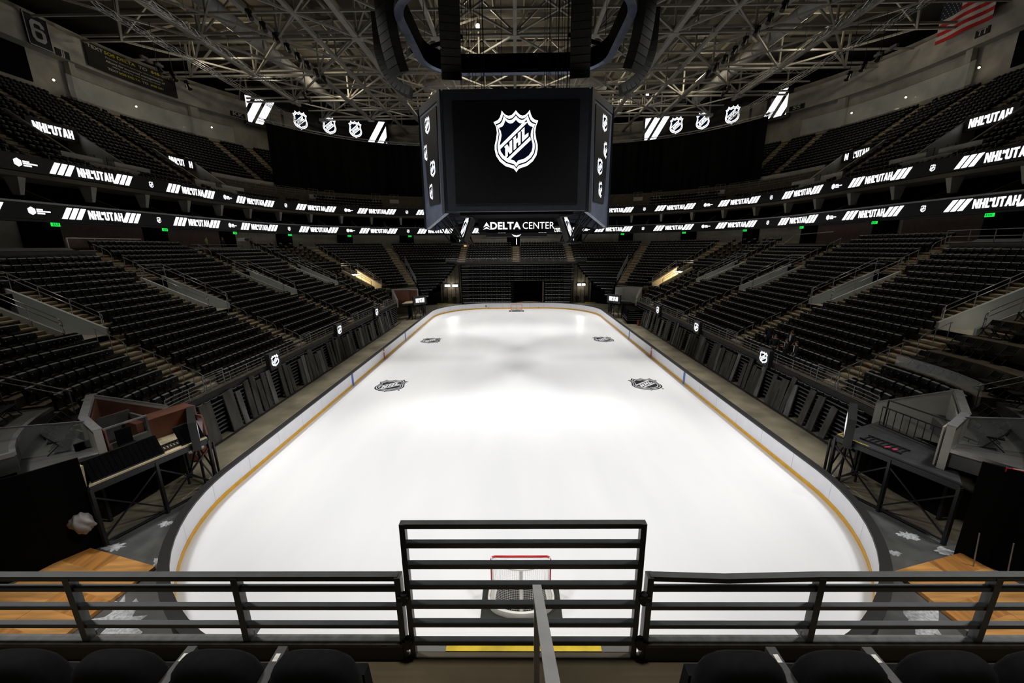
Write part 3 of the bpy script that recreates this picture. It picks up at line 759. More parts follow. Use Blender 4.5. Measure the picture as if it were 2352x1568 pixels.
# concourse wall, exit signs, wall panels behind the lower stand
for sd in (-1, 1):
    m = MB(); ringband(m, R1, sd, -20, R1.L, [(16.9, 10.0), (23.5, 10.0), (23.5, 10.15), (16.9, 10.15)], 1.2); struct(m.build('floor_concourse_'+SIDE[sd], MT['conc']), 'concourse floor behind the lower seats, %s half' % SIDE[sd], 'floor')
    m = MB(); ringband(m, R2, sd, -16, R2.L, [(.8, 10.0), (1.0, 10.0), (1.0, 12.8), (.8, 12.8)], 1.2); struct(m.build('wall_concourse_'+SIDE[sd], MT['concw']), 'dim concrete wall behind the top row of lower seats, %s half' % SIDE[sd], 'wall')
    n = 0
    for v in ((-15.2, -4.9, 5.2, 15.8, 26.0, 36.5, 47.5, 57, 68.2) if sd < 0 else (-15.2, -4.9, 5.2, 15.8, 26.0, 36.5, 47.5, 57)):
        w = 1.3
        m = MB(); q = [R2.P(sd, v+e, d, z) for z in (10.1, 12.75) for e, d in ((-w, .55), (w, .55), (w, .85), (-w, .85))]; m.hexa(q)
        struct(m.build('door_%d' % (n+1), MT['black']), 'dark concourse doorway, %s along the %s wall' % (nth(n), SIDE[sd]), 'doorway')
        if v < 60:
            rt = thing('exit_sign', 'small green exit sign under the lower ribbon board, %s along the %s side' % (nth(n), SIDE[sd]), 'exit sign', R2.P(sd, v+.6, -.1, 12.72), group='green exit signs')
            m = MB(); q = [R2.P(sd, v+.6+e*.30, d, z) for z in (12.46, 12.74) for e, d in ((-1, .0), (1, .0), (1, .08), (-1, .08))]; m.hexa(q); m.build('sign_case', GREEN, rt)
            m = MB()
            f = lambda u, w_, l: R2.P(sd, v+.6-sd*u, -.012, 12.60+w_)
            for pl in ([[(-.22, -.09), (-.10, -.09), (-.10, -.05), (-.22, -.05)], [(-.22, -.02), (-.12, -.02), (-.12, .02), (-.22, .02)], [(-.22, .05), (-.10, .05), (-.10, .09), (-.22, .09)], [(-.22, -.09), (-.18, -.09), (-.18, .09), (-.22, .09)],
                        [(-.08, -.09), (-.04, -.09), (.04, .09), (0, .09)], [(.0, -.09), (.04, -.09), (-.04, .09), (-.08, .09)], [(.06, -.09), (.10, -.09), (.10, .09), (.06, .09)], [(.12, .05), (.24, .05), (.24, .09), (.12, .09)], [(.16, -.09), (.20, -.09), (.20, .05), (.16, .05)]]):
                m.face([f(u, w_, 0) for u, w_ in pl])
            m.build('exit_letters', emi('exit_letter_green', (.0, .25, .03), .5) if n == 0 and sd < 0 else bpy.data.materials['exit_letter_green'], rt)
        n += 1
    for a, b in ((-4.0, 4.0), (6.8, 14.2)) if sd < 0 else ((6.6, 14.4), (-3.4, 3.4)):
        m = MB(); ringband(m, R2, sd, a, b, [(.70, 10.2), (.82, 10.2), (.82, 12.7), (.70, 12.7)], 2); tag(m.build('wall_panel', MT['mauve']), 'dull mauve wall panel on the concourse wall, %s side near the %s doorway' % (SIDE[sd], 'second' if a < 0 else 'fourth'), 'wall panel')
m = MB(); m.box(-9.9, 71.8, 10.1, .5, .15, 1.9); tag(m.build('lit_doorway', GLOWW), 'warm glowing doorway behind the far end seats', 'doorway')

# ---------------------------------------------------------------- upper bowl
for sd in (-1, 1):
    m = MB()
    for j in range(21):
        e0, e1 = UT*j, UT*(j+1); z = uz(j); zp = uz(j-1) if j else z-.5
        br = sorted({-22., R2.L, 17.6, 17.6+24*pi/2}|{c+h/R2.sc(c, e0)*q for c, h in UV for q in (-1, 1)})
        for a, b in zip(br[:-1], br[1:]):
            mid = (a+b)/2
            if any(abs(mid-c) < h/R2.sc(c, e0) for c, h in UV) and 2 <= j <= 8: continue
            vs = frange(a, b, 1.6 if mid > 17.5 else 4)
            for u, w in zip(vs[:-1], vs[1:]):
                m.face([R2.P(sd, u, e0, z), R2.P(sd, w, e0, z), R2.P(sd, w, e1, z), R2.P(sd, u, e1, z)])
                m.face([R2.P(sd, u, e0, zp), R2.P(sd, w, e0, zp), R2.P(sd, w, e0, z), R2.P(sd, u, e0, z)])
    struct(m.build('trim_upper_steps_'+SIDE[sd], MT['conc']), 'stepped concrete terraces of the upper stand, %s half' % SIDE[sd], 'stand')
    for n, va in enumerate(UA[1:]):
        m = MB()
        for j in range(0 if va < 25 else 6, 20):
            e = UT*(j+1); z = uz(j); h = .55/R2.sc(va, e)
            if any(abs(va-c) < hh/R2.sc(c, e) for c, hh in UV) and 2 <= j <= 8: continue
            q = [R2.P(sd, va+u, d, zz) for zz in (z, z+UR/2) for u, d in ((-h, e-.4), (h, e-.4), (h, e), (-h, e))]; m.hexa(q)
            q = [R2.P(sd, va+u, d, zz) for zz in (z+UR-.05, z+UR+.015) for u, d in ((-h, e-.02), (h, e-.02), (h, e+.34), (-h, e+.34))]; m.hexa(q)
        tag(m.build('stair_flight', MT['nose']), 'pale concrete stair flight in the upper stand, %s from the front on the %s' % (nth(n), SIDE[sd]), 'stairs', 'stair flights in the upper stands')
    # rail posts on the front edge
    rt = thing('parapet_posts', 'row of short rail posts on top of the upper ribbon board, %s side' % SIDE[sd], 'railing', R2.P(sd, 0, .1, 17.6))
    m = MB(); m.path([R2.P(sd, v, .12, 18.0) for v in frange(-16, R2.L, 1.2)], .014, 5); m.build('rail_bar', MT['iron'], rt)
    for v in frange(-15.5, R2.L-.5, 1.35):
        m = MB(); m.tube(R2.P(sd, v, .12, 17.55), R2.P(sd, v, .12, 18.0), .024, 5); m.build('post', MT['galv'], rt)
    # walkway openings with small screens
    for n, (vc, hw) in enumerate(UV[1:]):
        nm = '%s walkway of the upper %s stand' % (['nearer', 'farther'][n], SIDE[sd])
        zf = uz(2)
        m = MB()
        for e in (-1, 1):
            q = []
            for h in (0, 1):
                for o, d, zz in ((e*hw, .9, uz(2)-.2), (e*(hw-.25), .9, uz(2)-.2), (e*(hw-.25), 7.3, uz(8)+1.2), (e*hw, 7.3, uz(8)+1.2)):
                    q.append(R2.P(sd, vc+o/R2.sc(vc, d), d if h else d, zz if h else zf-.4))
            m.hexa(q)
        struct(m.build('wall_walkway_'+SIDE[sd], MT['concw']), 'sloping concrete side walls of the '+nm, 'wall')
        P = lambda o, d, z: R2.P(sd, vc+o, d, z)
        m = MB(); q = [P(o, d, z) for z in (zf-.4, zf) for o, d in ((-hw, .9), (hw, .9), (hw, 8.5), (-hw, 8.5))]; m.hexa(q)
        q = [P(o, d, z) for z in (zf, zf+2.2) for o, d in ((-hw, 8.2), (hw, 8.2), (hw, 8.4), (-hw, 8.4))]; m.hexa(q)
        struct(m.build('floor_walkway_'+SIDE[sd], MT['concw']), 'concrete floor of the '+nm, 'floor')
        for o0, o1 in ((-hw-1.6, -.55), (.55, hw+1.9)):
            m = MB(); q = [P(o, d, z) for z in (uz(1), uz(2)+.62) for o, d in ((o0, 1.5), (o1, 1.5), (o1, 1.75), (o0, 1.75))]; m.hexa(q)
            tag(m.build('parapet_wall', MT['concw']), 'low pale concrete parapet %s the opening of the %s' % ('before' if o0 < 0 else 'past', nm), 'parapet')
        rt = thing('walkway_screen', 'small black screen lit with white lettering over the '+nm, 'screen', P(0, 6.0, uz(7)+.7), group='screens over the upper walkways')
        zs = uz(7)+.55
        m = MB(); q = [P(o, d, z) for z in (zs-.65, zs+.72) for o, d in ((-hw+.3, 6.0), (hw-.3, 6.0), (hw-.3, 6.3), (-hw+.3, 6.3))]; m.hexa(q); m.build('casing', MT['led'], rt)
        T_, wd = nhl_in_utah(.80); m = MB(); put(m, T_, lambda u, w, l: P(-sd*u, 5.97, zs+w)); m.build('lettering', W, rt)
        rt = thing('walkway_gate', 'black barred gate beside the '+nm, 'railing', P(0, 2.2, zf))
        for o in (.9, -.9):
            m = MB()
            for z in frange(.05, .95, .18): m.tube(P(o-.35, 2.2, zf+z), P(o+.35, 2.2, zf+z), .022, 5)
            for oo in (-.35, .35): m.tube(P(o+oo, 2.2, zf), P(o+oo, 2.2, zf+1.0), .03, 6)
            m.build('bar_panel', MT['dark'], rt)
    # concrete parapet strip at the far corner and its rails
    m = MB(); q = []
    for v0, v1 in zip(frange(20.4, 29, 1.2)[:-1], frange(20.4, 29, 1.2)[1:]):
        m.hexa([R2.P(sd, v, d, z) for z in (uz(4)-.2, uz(7)+.1) for v, d in ((v0, 5.3), (v1, 5.3), (v1, 5.55), (v0, 5.55))])
    tag(m.build('parapet_wall', MT['concw']), 'long pale concrete parapet below the upper corner seats, %s side' % SIDE[sd], 'parapet')
    rt = thing('corner_railing', 'thin dark railing in front of the upper corner parapet, %s side' % SIDE[sd], 'railing', R2.P(sd, 25, 3.3, uz(4)))
    for h in (.1, .45, .8, 1.05):
        m = MB(); m.path([R2.P(sd, v, 3.3, uz(4)+h) for v in frange(20.4, 32, 1.)], .018, 5); m.build('rail_bar', MT['galv'], rt)
    for v in frange(20.4, 32, 1.45):
        m = MB(); m.tube(R2.P(sd, v, 3.3, uz(4)-.1), R2.P(sd, v, 3.3, uz(4)+1.05), .02, 5); m.build('post', MT['galv'], rt)
    # four pale stair-head blocks in front of the drape
    for n, v in enumerate((33.2, 35.7, 43.0, 46.0)):
        rt = thing('stair_head_block', 'pale block with thin guard frame before the drape, %s from the %s edge' % (nth(n), SIDE[sd]), 'block', R2.P(sd, v, 3.2, uz(3)), group='pale blocks in front of the black drape')
        m = MB(); m.hexa([R2.P(sd, v+o, d, z) for z in (uz(3), uz(3)+.75) for o, d in ((-.75, 3.0), (.75, 3.0), (.75, 3.5), (-.75, 3.5))]); m.build('block', MT['concw'], rt)
        m = MB(); z = uz(3)+.75
        for o in (-.72, 0, .72): m.tube(R2.P(sd, v+o, 3.1, z), R2.P(sd, v+o, 3.1, z+.9), .02, 5)
        m.tube(R2.P(sd, v-.72, 3.1, z+.9), R2.P(sd, v+.72, 3.1, z+.9), .02, 5); m.build('guard_frame', MT['galv'], rt)
    # back wall of the upper bowl
    m = MB(); ringband(m, R2, sd, -18, R2.L, [(16.9, 28), (17.2, 28), (17.2, 36.6), (16.9, 36.6)], 1.6); struct(m.build('wall_%s' % SIDE[sd], MT['concw']), 'pale concrete wall behind the upper stand, %s half' % SIDE[sd], 'wall')
    m = MB(); ringband(m, R2, sd, -18, 36, [(15.6, 32.5), (16.9, 32.5), (16.9, 35.5), (15.6, 35.5)], 1.6); struct(m.build('trim_beam_%s' % SIDE[sd], MT['concw']), 'deep concrete beam above the upper stand, %s half' % SIDE[sd], 'beam')
    for n, v in enumerate((4.0, 16., 26., 33.4)):
        m = MB(); m.hexa([R2.P(sd, v+o, d, z) for z in (28, 32.6) for o, d in ((-.35, 16.0), (.35, 16.0), (.35, 16.6), (-.35, 16.6))])
        tag(m.build('wall_column', MT['concw']), 'concrete column under the beam of the upper %s stand, %s from the front' % (SIDE[sd], nth(n)), 'column', 'columns under the upper beams')
    for a, b in ((-8, 3.5), (6, 12)):
        m = MB(); ringband(m, R2, sd, a, b, [(16.75, 29), (16.88, 29), (16.88, 32.4), (16.75, 32.4)], 2); tag(m.build('recess_panel', MT['black']), 'dark recess in the upper %s wall, %s part' % (SIDE[sd], 'front' if a < 0 else 'rear'), 'recess')  # flat black panel paints the dark of a recess onto the wall
    # glass balustrade above the top row
    rt = thing('glass_balustrade', 'glass balustrade behind the top row of the upper %s stand' % SIDE[sd], 'glass', R2.P(sd, 18, 15.9, uz(20)))
    m = MB(); ringband(m, R2, sd, 14, 29, [(15.0, 28.2), (15.03, 28.2), (15.03, 30.6), (15.0, 30.6)], 1.6); m.build('pane', GL, rt)
    m = MB(); m.path([R2.P(sd, v, 15.0, 30.62) for v in frange(14, 29, 1.5)], .03, 5); m.build('glass_rail', MT['galv'], rt)
for n, (sd, v, z) in enumerate(((-1, 13.2, 29.6), (-1, 20.8, 29.9), (-1, 27.2, 30.0), (1, 14.2, 29.9), (1, 20.5, 29.6), (1, 24.8, 29.8))):
    rt = thing('wall_spot', 'small glowing lamp behind the glass of the upper %s stand, %s from the front' % (SIDE[sd], nth(n % 3)), 'lamp', R2.P(sd, v, 15.6, z), group='small lamps behind the upper glass')
    m = MB(); x, y = R2.P(sd, v, 15.7); m.ball((x, y, z), .11, 5); m.build('bulb', LAMPW, rt)
    m = MB(); m.box(x, y, z+.1, .2, .2, .08); m.build('lamp_cap', MT['iron'], rt)

# section letter plates and banners
def dtext(txt, size, f, offs=.0, sx=1.):
    cu = bpy.data.curves.new('t', 'FONT'); cu.body = txt; cu.size = size; cu.align_x = 'CENTER'; cu.align_y = 'CENTER'; cu.offset = offs; cu.resolution_u = 3
    ob = bpy.data.objects.new('t', cu); C.objects.link(ob); dg = bpy.context.evaluated_depsgraph_get(); dg.update()
    me = ob.evaluated_get(dg).to_mesh(); m = MB()
    m.raw([f(v.co.x*sx, v.co.y, 0) for v in me.vertices], [tuple(p.vertices) for p in me.polygons])
    ob.evaluated_get(dg).to_mesh_clear(); bpy.data.objects.remove(ob); bpy.data.curves.remove(cu)
    return m
for txt, sd, v, z in (('JJ', -1, 14.8, 32.9), ('KK', -1, 29.9, 33.0), ('SS', 1, 29.9, 33.0), ('TT', 1, 14.6, 33.6)):
    f = lambda u, w, l: R2.P(sd, v-sd*u, 15.5, z+w)
    rt = thing('section_plate', 'small black plate reading %s on the concrete beam' % txt, 'sign', R2.P(sd, v, 15.55, z), group='section letter plates')
    m = MB(); m.hexa([R2.P(sd, v+o, d, z+h) for h in (-.38, .38) for o, d in ((-.72, 15.52), (.72, 15.52), (.72, 15.6), (-.72, 15.6))]); m.build('plate', MT['bank'], rt)
    dtext(txt, .8, f, .02).build('letters', MT['flagw'], rt)
# six banner
rt = thing('number_banner', 'black hanging banner with a large silver 6 and silver border', 'banner', R2.P(-1, 12.5, 15.0, 34))
f6 = lambda u, w, l: R2.P(-1, 12.4+u, 15.2-.02*l, 34.0+w)
m = MB(); m.hexa([R2.P(-1, 12.4+o, d, 34+z) for z in (-1.6, 1.6) for o, d in ((-1.15, 15.25), (1.15, 15.25), (1.15, 15.3), (-1.15, 15.3))]); m.build('cloth', MT['bank'], rt)
m = MB()
for a, b, c, d in ((-1.15, -1.6, 1.15, -1.5), (-1.15, 1.5, 1.15, 1.6), (-1.15, -1.6, -1.07, 1.6), (1.07, -1.6, 1.15, 1.6)): m.face([f6(a, b, 1), f6(c, b, 1), f6(c, d, 1), f6(a, d, 1)])
m.build('border', MT['bansil'], rt)
m = MB()
def pq(*pts): m.face([f6(u*1.0, w*1.0, 1) for u, w in pts])
pq((-.68, -.7), (-.68, .7), (-.32, .55), (-.32, -.55)); pq((-.68, .7), (-.4, 1.05), (.4, 1.05), (.68, .7), (.3, .6), (.2, .7), (-.2, .7), (-.32, .55))
pq((.68, .7), (.68, .42), (.3, .42), (.3, .6)); pq((-.68, -.7), (-.32, -.55), (-.2, -.7), (.2, -.7), (.32, -.55), (.68, -.7), (.4, -1.05), (-.4, -1.05))
pq((.32, -.55), (.32, -.12), (.68, .02), (.68, -.7)); pq((-.32, -.05), (-.32, .25), (.42, .25), (.68, .02), (.32, -.12), (.2, -.02))
m.build('numeral', MT['bansil'], rt)
# text banner
rt = thing('text_banner', 'long black banner with yellow and white help text on the left wall', 'banner', R2.P(-1, 20.8, 15, 34.2))
fb = lambda u, w, l: R2.P(-1, 20.9+u*.93, 15.2, 34.15+w)
m = MB()
for a, b in zip(frange(-3.75, 3.75, 1.)[:-1], frange(-3.75, 3.75, 1.)[1:]): m.hexa([R2.P(-1, 20.9+o*.93, d, 34.15+z) for z in (-1.4, 1.4) for o, d in ((a, 15.26), (b, 15.26), (b, 15.32), (a, 15.32))])
m.build('cloth', MT['bank'], rt)
def line(txt, cx, y, sz, mt, nm, off=.008): dtext(txt, sz, lambda u, w, l: fb(cx+u, y+w, l), off).build(nm, MT[mt], rt)
line('TEXT', -2.9, .95, .52, 'flagw', 'white_text'); line('SOS DELTA', -.95, .95, .50, 'banyel', 'yellow_text'); line('TO', .95, .95, .52, 'flagw', 'white_text'); line('848-281', 2.45, .95, .50, 'banyel', 'yellow_text')
line('Provides instant two-way text messaging', .2, .42, .29, 'flagw', 'small_text', 0); line('Allows for improved management of', .25, .0, .33, 'flagw', 'small_text'); line('safety, security, and guest services', .25, -.36, .29, 'flagw', 'small_text', 0)
line('TEXT', -1.75, -.85, .36, 'flagw', 'white_text'); line('SOS DELTA', -.4, -.85, .35, 'banyel', 'yellow_text'); line('TO', .9, -.85, .36, 'flagw', 'white_text'); line('848-281', 1.95, -.85, .35, 'banyel', 'yellow_text')
# flag on the right wall (stripes lengthwise, canton at the far top)
fl = thing('hanging_flag', 'large red and white striped flag hanging from the roof at top right', 'flag', (51.5, 47, 36))
FA, FB_ = Vector((51.8, 49.9, 34.1)), Vector((51.8, 44.0, 34.1)); UP = Vector((0, 0, 5.4))
fp_ = lambda u, w: tuple(FA+(FB_-FA)*u+UP*w)
for i in range(13):
    m = MB(); w0, w1 = i/13, (i+1)/13
    for j in range(8):
        u0, u1 = j/8, (j+1)/8
        if i >= 6 and u1 <= .45: continue
        u0 = max(u0, .40) if i >= 6 else u0
        dx = lambda u: .12*sin(u*9)
        a, b, c_, d = fp_(u0, w0), fp_(u1, w0), fp_(u1, w1), fp_(u0, w1)
        m.hexa([(a[0]+dx(u0), a[1], a[2]), (b[0]+dx(u1), b[1], b[2]), (b[0]+dx(u1)+.03, b[1], b[2]), (a[0]+dx(u0)+.03, a[1], a[2]), (d[0]+dx(u0), d[1], d[2]), (c_[0]+dx(u1), c_[1], c_[2]), (c_[0]+dx(u1)+.03, c_[1], c_[2]), (d[0]+dx(u0)+.03, d[1], d[2])])
    m.build('stripe', MT['flagr'] if i % 2 == 0 else MT['flagw'], fl)
m = MB()
for j in range(4):
    u0, u1 = j*.1, j*.1+.1; a, b, c_, d = fp_(u0, 6/13), fp_(u1, 6/13), fp_(u1, 1), fp_(u0, 1)
    m.hexa([(a[0]+.12*sin(u0*9)-.005, a[1], a[2]), (b[0]+.12*sin(u1*9)-.005, b[1], b[2]), (b[0]+.12*sin(u1*9)+.03, b[1], b[2]), (a[0]+.12*sin(u0*9)+.03, a[1], a[2]), (d[0]+.12*sin(u0*9)-.005, d[1], d[2]), (c_[0]+.12*sin(u1*9)-.005, c_[1], c_[2]), (c_[0]+.12*sin(u1*9)+.03, c_[1], c_[2]), (d[0]+.12*sin(u0*9)+.03, d[1], d[2])])
m.build('canton', MT['flagb'], fl)
m = MB()
for r in range(9):
    for c_ in range(6 if r % 2 == 0 else 5):
        u = .035+(c_*.066)+(0 if r % 2 == 0 else .033); w = 6/13+.03+r*.058; p = fp_(u, w); x = p[0]+.12*sin(u*9)-.02
        pts = []
        for k in range(10):
            rr = .085 if k % 2 == 0 else .035; t = pi/2+pi*k/5; pts.append((x, p[1]+rr*cos(t), p[2]+rr*sin(t)))
        m.face(pts)
m.build('stars', MT['flagw'], fl)

# ---------------------------------------------------------------- black drape, its truss and the two corner screens
def folds(sd, v0, v1):
    m = MB(); vs = frange(v0, v1, .35); V = []
    for i, v in enumerate(vs):
        d = 5+.13*sin(i*1.9)+.08*sin(i*.7)
        V += [R2.P(sd, v, d, 19.3), R2.P(sd, v, d, 29.9), R2.P(sd, v, d+.04, 29.9), R2.P(sd, v, d+.04, 19.3)]
    F = []
    for i in range(len(vs)-1):
        for j in range(4): F.append((i*4+j, i*4+(j+1) % 4, i*4+4+(j+1) % 4, i*4+4+j))
    m.raw(V, F); return m
for sd in (-1, 1):
    m = folds(sd, 28.6, R2.L); tag(m.build('stage_drape', MT['curt']), 'huge black drape hiding the far upper stand, %s half' % SIDE[sd], 'curtain', 'black drapes of the far end')
    rt = thing('drape_truss', 'curved silver truss carrying the black drape, %s half' % SIDE[sd], 'truss', R2.P(sd, 45, 5, 30))
    vs = frange(27.6, R2.L, 1.1)
    for dd, zz in ((-.2, 29.85), (.2, 29.85), (-.2, 30.25), (.2, 30.25)):
        m = MB(); m.path([R2.P(sd, v, 5+dd, zz) for v in vs], .035, 5); m.build('chord', MT['alu'], rt)
    m = MB()
    for i, (a, b) in enumerate(zip(vs[:-1], vs[1:])):
        z0, z1 = (29.85, 30.25) if i % 2 else (30.25, 29.85)
        m.tube(R2.P(sd, a, 4.8, z0), R2.P(sd, b, 4.8, z1), .022, 4); m.tube(R2.P(sd, a, 4.8, z0), R2.P(sd, a, 5.2, z0), .022, 4)
    m.build('lacing', MT['alu'], rt)
    # corner screen
    a0, a1 = radians(31), radians(69.5); rad = 39.6; cx, cy = sd*13.4, CY+17.6
    Q = lambda t, r, z: (cx+sd*r*cos(t), cy+r*sin(t), z)   # t angle
    tl = lambda u: a0+(a1-a0)*u
    rt = thing('corner_screen', 'wide black screen with white shields and slashes hung high in the far %s corner' % SIDE[sd], 'screen', Q((a0+a1)/2, rad, 32), group='corner screens under the roof')
    m = MB(); us = frange(0, 1, .08)
    for u0, u1 in zip(us[:-1], us[1:]): m.hexa([Q(tl(u), r, z) for z in (32.0, 37.0) for u, r in ((u0, rad), (u1, rad), (u1, rad+.5), (u0, rad+.5))])
    m.build('panel', MT['led'], rt)
    m = MB()
    for z in (31.9, 36.95):
        for u0, u1 in zip(us[:-1], us[1:]): m.hexa([Q(tl(u), r, zz) for zz in (z, z+.15) for u, r in ((u0, rad-.08), (u1, rad-.08), (u1, rad+.5), (u0, rad+.5))])
    m.build('frame', MT['frame'], rt)
    Ls = rad*(a1-a0)
    fs = lambda u, w, l: Q(tl(.5+(u if sd < 0 else -u)/Ls) if sd < 0 else tl(.5-u/Ls), rad-.04-.015*l, 34.45+w)
    for c in (-3.7, 1.6, 6.6):
        cc = c if sd < 0 else -c
        m = MB(); emblem(m, lambda u, w, l: fs(cc+u, w, l), 3.3); m.build('shield_logo', [W, WB], rt)
    hw_ = Ls/2-.5
    def clipslash(x, w, y0=-2.1, y1=2.1, s=.6):
        p = [(x, y0), (x+w, y0), (x+w+(y1-y0)*s, y1), (x+(y1-y0)*s, y1)]
        # clip to |u| < hw_
        def cl(P, sg):
            o = []
            for i in range(len(P)):
                A_, B_ = P[i], P[(i+1) % len(P)]; ia, ib = sg*A_[0] <= hw_, sg*B_[0] <= hw_
                if ia: o.append(A_)
                if ia != ib: t = (sg*hw_-A_[0])/(B_[0]-A_[0]); o.append((sg*hw_, A_[1]+t*(B_[1]-A_[1])))
            return o
        p = cl(cl(p, 1), -1) if p else p
        return p
    m = MB()
    for x in ((-hw_-2.6, -hw_-.7, -hw_+1.1, hw_-3.9, hw_-2.0, hw_-.2)):
        w = 1.25
        p = clipslash(x, w)
        if len(p) > 2: put(m, [p], fs)
    m.build('slash_marks', W, rt)
# ---------------------------------------------------------------- centre scoreboard
sb = thing('scoreboard', 'huge black eight sided video scoreboard with a white shield hanging over centre ice', 'scoreboard', (0, CY, 13.2))
ZT, ZB = 21.45, 13.15; Y0, Y1 = 25.4, 29.4; XF, XW = 5.24, 7.85
def slab(p, q, z0, z1, th=.35, zb2=None, zt2=None):
    """vertical panel from plan point p to q, thickness inwards"""
    d = Vector((q[0]-p[0], q[1]-p[1])); n = Vector((-d.y, d.x)).normalized()*th
    if n.dot(Vector((0-p[0], CY-p[1]))) < 0: n = -n
    a, b = Vector(p), Vector(q); m = MB(); zb2 = z0 if zb2 is None else zb2; zt2 = z1 if zt2 is None else zt2
    P = [(a.x, a.y, z0), (b.x, b.y, zb2), (b.x+n.x, b.y+n.y, zb2), (a.x+n.x, a.y+n.y, z0), (a.x, a.y, z1), (b.x, b.y, zt2), (b.x+n.x, b.y+n.y, zt2), (a.x+n.x, a.y+n.y, z1)]
    m.hexa(P); return m
for sy in (-1, 1):
    yf = CY+sy*(CY-Y0)*1.
    m = slab((-XF, yf), (XF, yf), ZB, ZT, .5); m.build('main_screen_casing', MT['frame'], sb)
    m = MB(); e = -.03*1; m.box(0, yf+sy*.03, ZB+.55, 2*XF-1.3, .06, ZT-ZB-1.35); p = m.build('main_screen', MT['led'], sb)
    if sy < 0:
        m = MB(); emblem(m, lambda u, w, l: (u, yf-.07-.01*l, 17.98+w), 4.15); sub(m, 'lit_shield', [W, WB], p, sb)
    for sx in (-1, 1):
        a, b = (sx*(XF+.22), yf-sy*.12), (sx*XW, CY+sy*(CY-Y1))
        # corner face, lower at its outer end
        d = Vector((b[0]-a[0], b[1]-a[1], 0)); n = Vector((d.y, -d.x, 0)).normalized()
        if n.x*sx < 0: n = -n
        pt = lambda u, z, o=.03: (a[0]+d.x*u+n.x*o, a[1]+d.y*u+n.y*o, z)
        m = slab(a, b, ZB-.1, ZT, .3, 12.05, ZT); m.build('corner_screen_casing', MT['fblue'], sb)
        m = MB(); m.hexa([pt(u, z, o) for z, (ua, ub) in ((ZB+.75, (.2, .72)), (ZT-.8, (.16, .90))) for u, o in ((ua, 0), (ub, 0), (ub, .06), (ua, .06))]); p = m.build('corner_screen', MT['led'], sb)
        m = MB(); m.hexa([pt(u, z, o) for z in (ZB-.1, ZT+.02) for u, o in ((-.03, -.02), (.09, -.02), (.09, .10), (-.03, .10))]); m.build('dark_edge_trim', MT['frame'], sb)
        m = MB(); m.hexa([pt(u, z, o) for z in (ZT-.55, ZT+.02) for u, o in ((-.03, -.02), (1.0, -.02), (1.0, .05), (-.03, .05))]); m.build('top_trim', MT['frame'], sb)
        if sy < 0:
            L_ = d.length; m = MB()
            for u0, z, part in ((.60, 19.8, 1.), (.72, 17.95, .62), (.45, 16.55, .9), (.55, 14.9, .55)):
                sg = 1 if sx > 0 else -1
                emblem(m, lambda u, w, l, u0=u0, z=z, part=part: pt(u0+sg*(max(-.45, min(.45, u)) if part > .8 else max(-.5, min(.1, u))*1.)*1.15/L_, z+w, .07+.008*l), 1.25)
            sub(m, 'lit_shields', [W, WB], p, sb)
        # frames under the corner
        m = MB()
        for u in (.15, .4, .65):
            m.bar(pt(u, ZB-.1, -.4), (sx*(4.3+.5*u), CY+sy*(3.2-1.6*u), 10.9), .09)
            m.bar(pt(u, ZB-.1, -.6), (sx*3.6, CY+sy*(3.6-u), 12.9), .08)
        m.bar((sx*4.2, CY+sy*3.3, 10.85), (sx*5.6, CY+sy*2.2, 10.8), .12)
        m.bar((sx*4.4, CY+sy*3.3, 10.85), (sx*5.2, CY+sy*4.3, 13.2), .1); m.bar((sx*5.6, CY+sy*2.2, 10.8), (sx*7.2, CY+sy*2.2, 13.0), .1)
        m.build('bracket_frame', MT['iron'], sb)
for sx in (-1, 1):
    x = sx*XW; m = MB(); m.box(x, CY, 12.05, .3, 2*(CY-Y1), ZT-12.05); m.build('side_screen_casing', MT['frame'], sb)
    # slanted inner screens
    m = MB(); pts = [(sx*3.75, 13.3), (sx*4.35, 13.3), (sx*5.35, 10.7), (sx*4.75, 10.7)]
    m.extr([(x_, CY-1.9, z_) for x_, z_ in pts], (0, 3.8, 0)); p = m.build('inner_screen_casing', MT['led'], sb)
    m = MB(); f = lambda u, w, l: (sx*(4.02-(w)*.385+u*.13+.1), CY-1.92-.006*l, 12.0+w)
    emblem(m, lambda u, w, l: (sx*(4.58-w*.385)+u*.22, CY-1.93-.006*l, 12.0+w), 2.1); sub(m, 'lit_shield', [W, WB], p, sb)
m = MB(); m.box(0, CY+.2, ZT-.1, 2*XF, 10.5, .1); m.build('top_deck', MT['black'], sb); m = MB(); m.box(0, CY, 13.0, 9, 9, .25); m.build('bottom_deck', MT['black'], sb)
m = MB(); m.box(0, CY+.6, 11.78, 7.05, .3, 1.25); p = m.build('name_sign', MT['led'], sb)
fN = lambda u, w, l: (u, CY+.44, 12.36+w)
m = dtext('DELTA', .88, lambda u, w, l: fN(-1.05+u*1.06, w, l), .022); m2 = dtext('CENTER', .86, lambda u, w, l: fN(2.02+u*.93, w, l), -.004)
sub(m, 'bold_lettering', W, p, sb); sub(m2, 'light_lettering', W, p, sb)
m = MB(); m.face([fN(-3.05, -.10, 0), fN(-2.75, .36, 0), fN(-2.45, -.10, 0), fN(-2.75, .05, 0)]); m.face([fN(-3.1, -.30, 0), fN(-2.75, -.04, 0), fN(-2.40, -.30, 0), fN(-2.75, -.2, 0)]); sub(m, 'triangle_logo', W, p, sb)
m = MB(); m.box(0, CY+.8, 11.4, 5.6, 1.2, .34); m.box(-1.9, CY+.8, 11.75, .1, .1, 1.3); m.box(1.9, CY+.8, 11.75, .1, .1, 1.3); m.build('lower_ring', MT['iron'], sb)
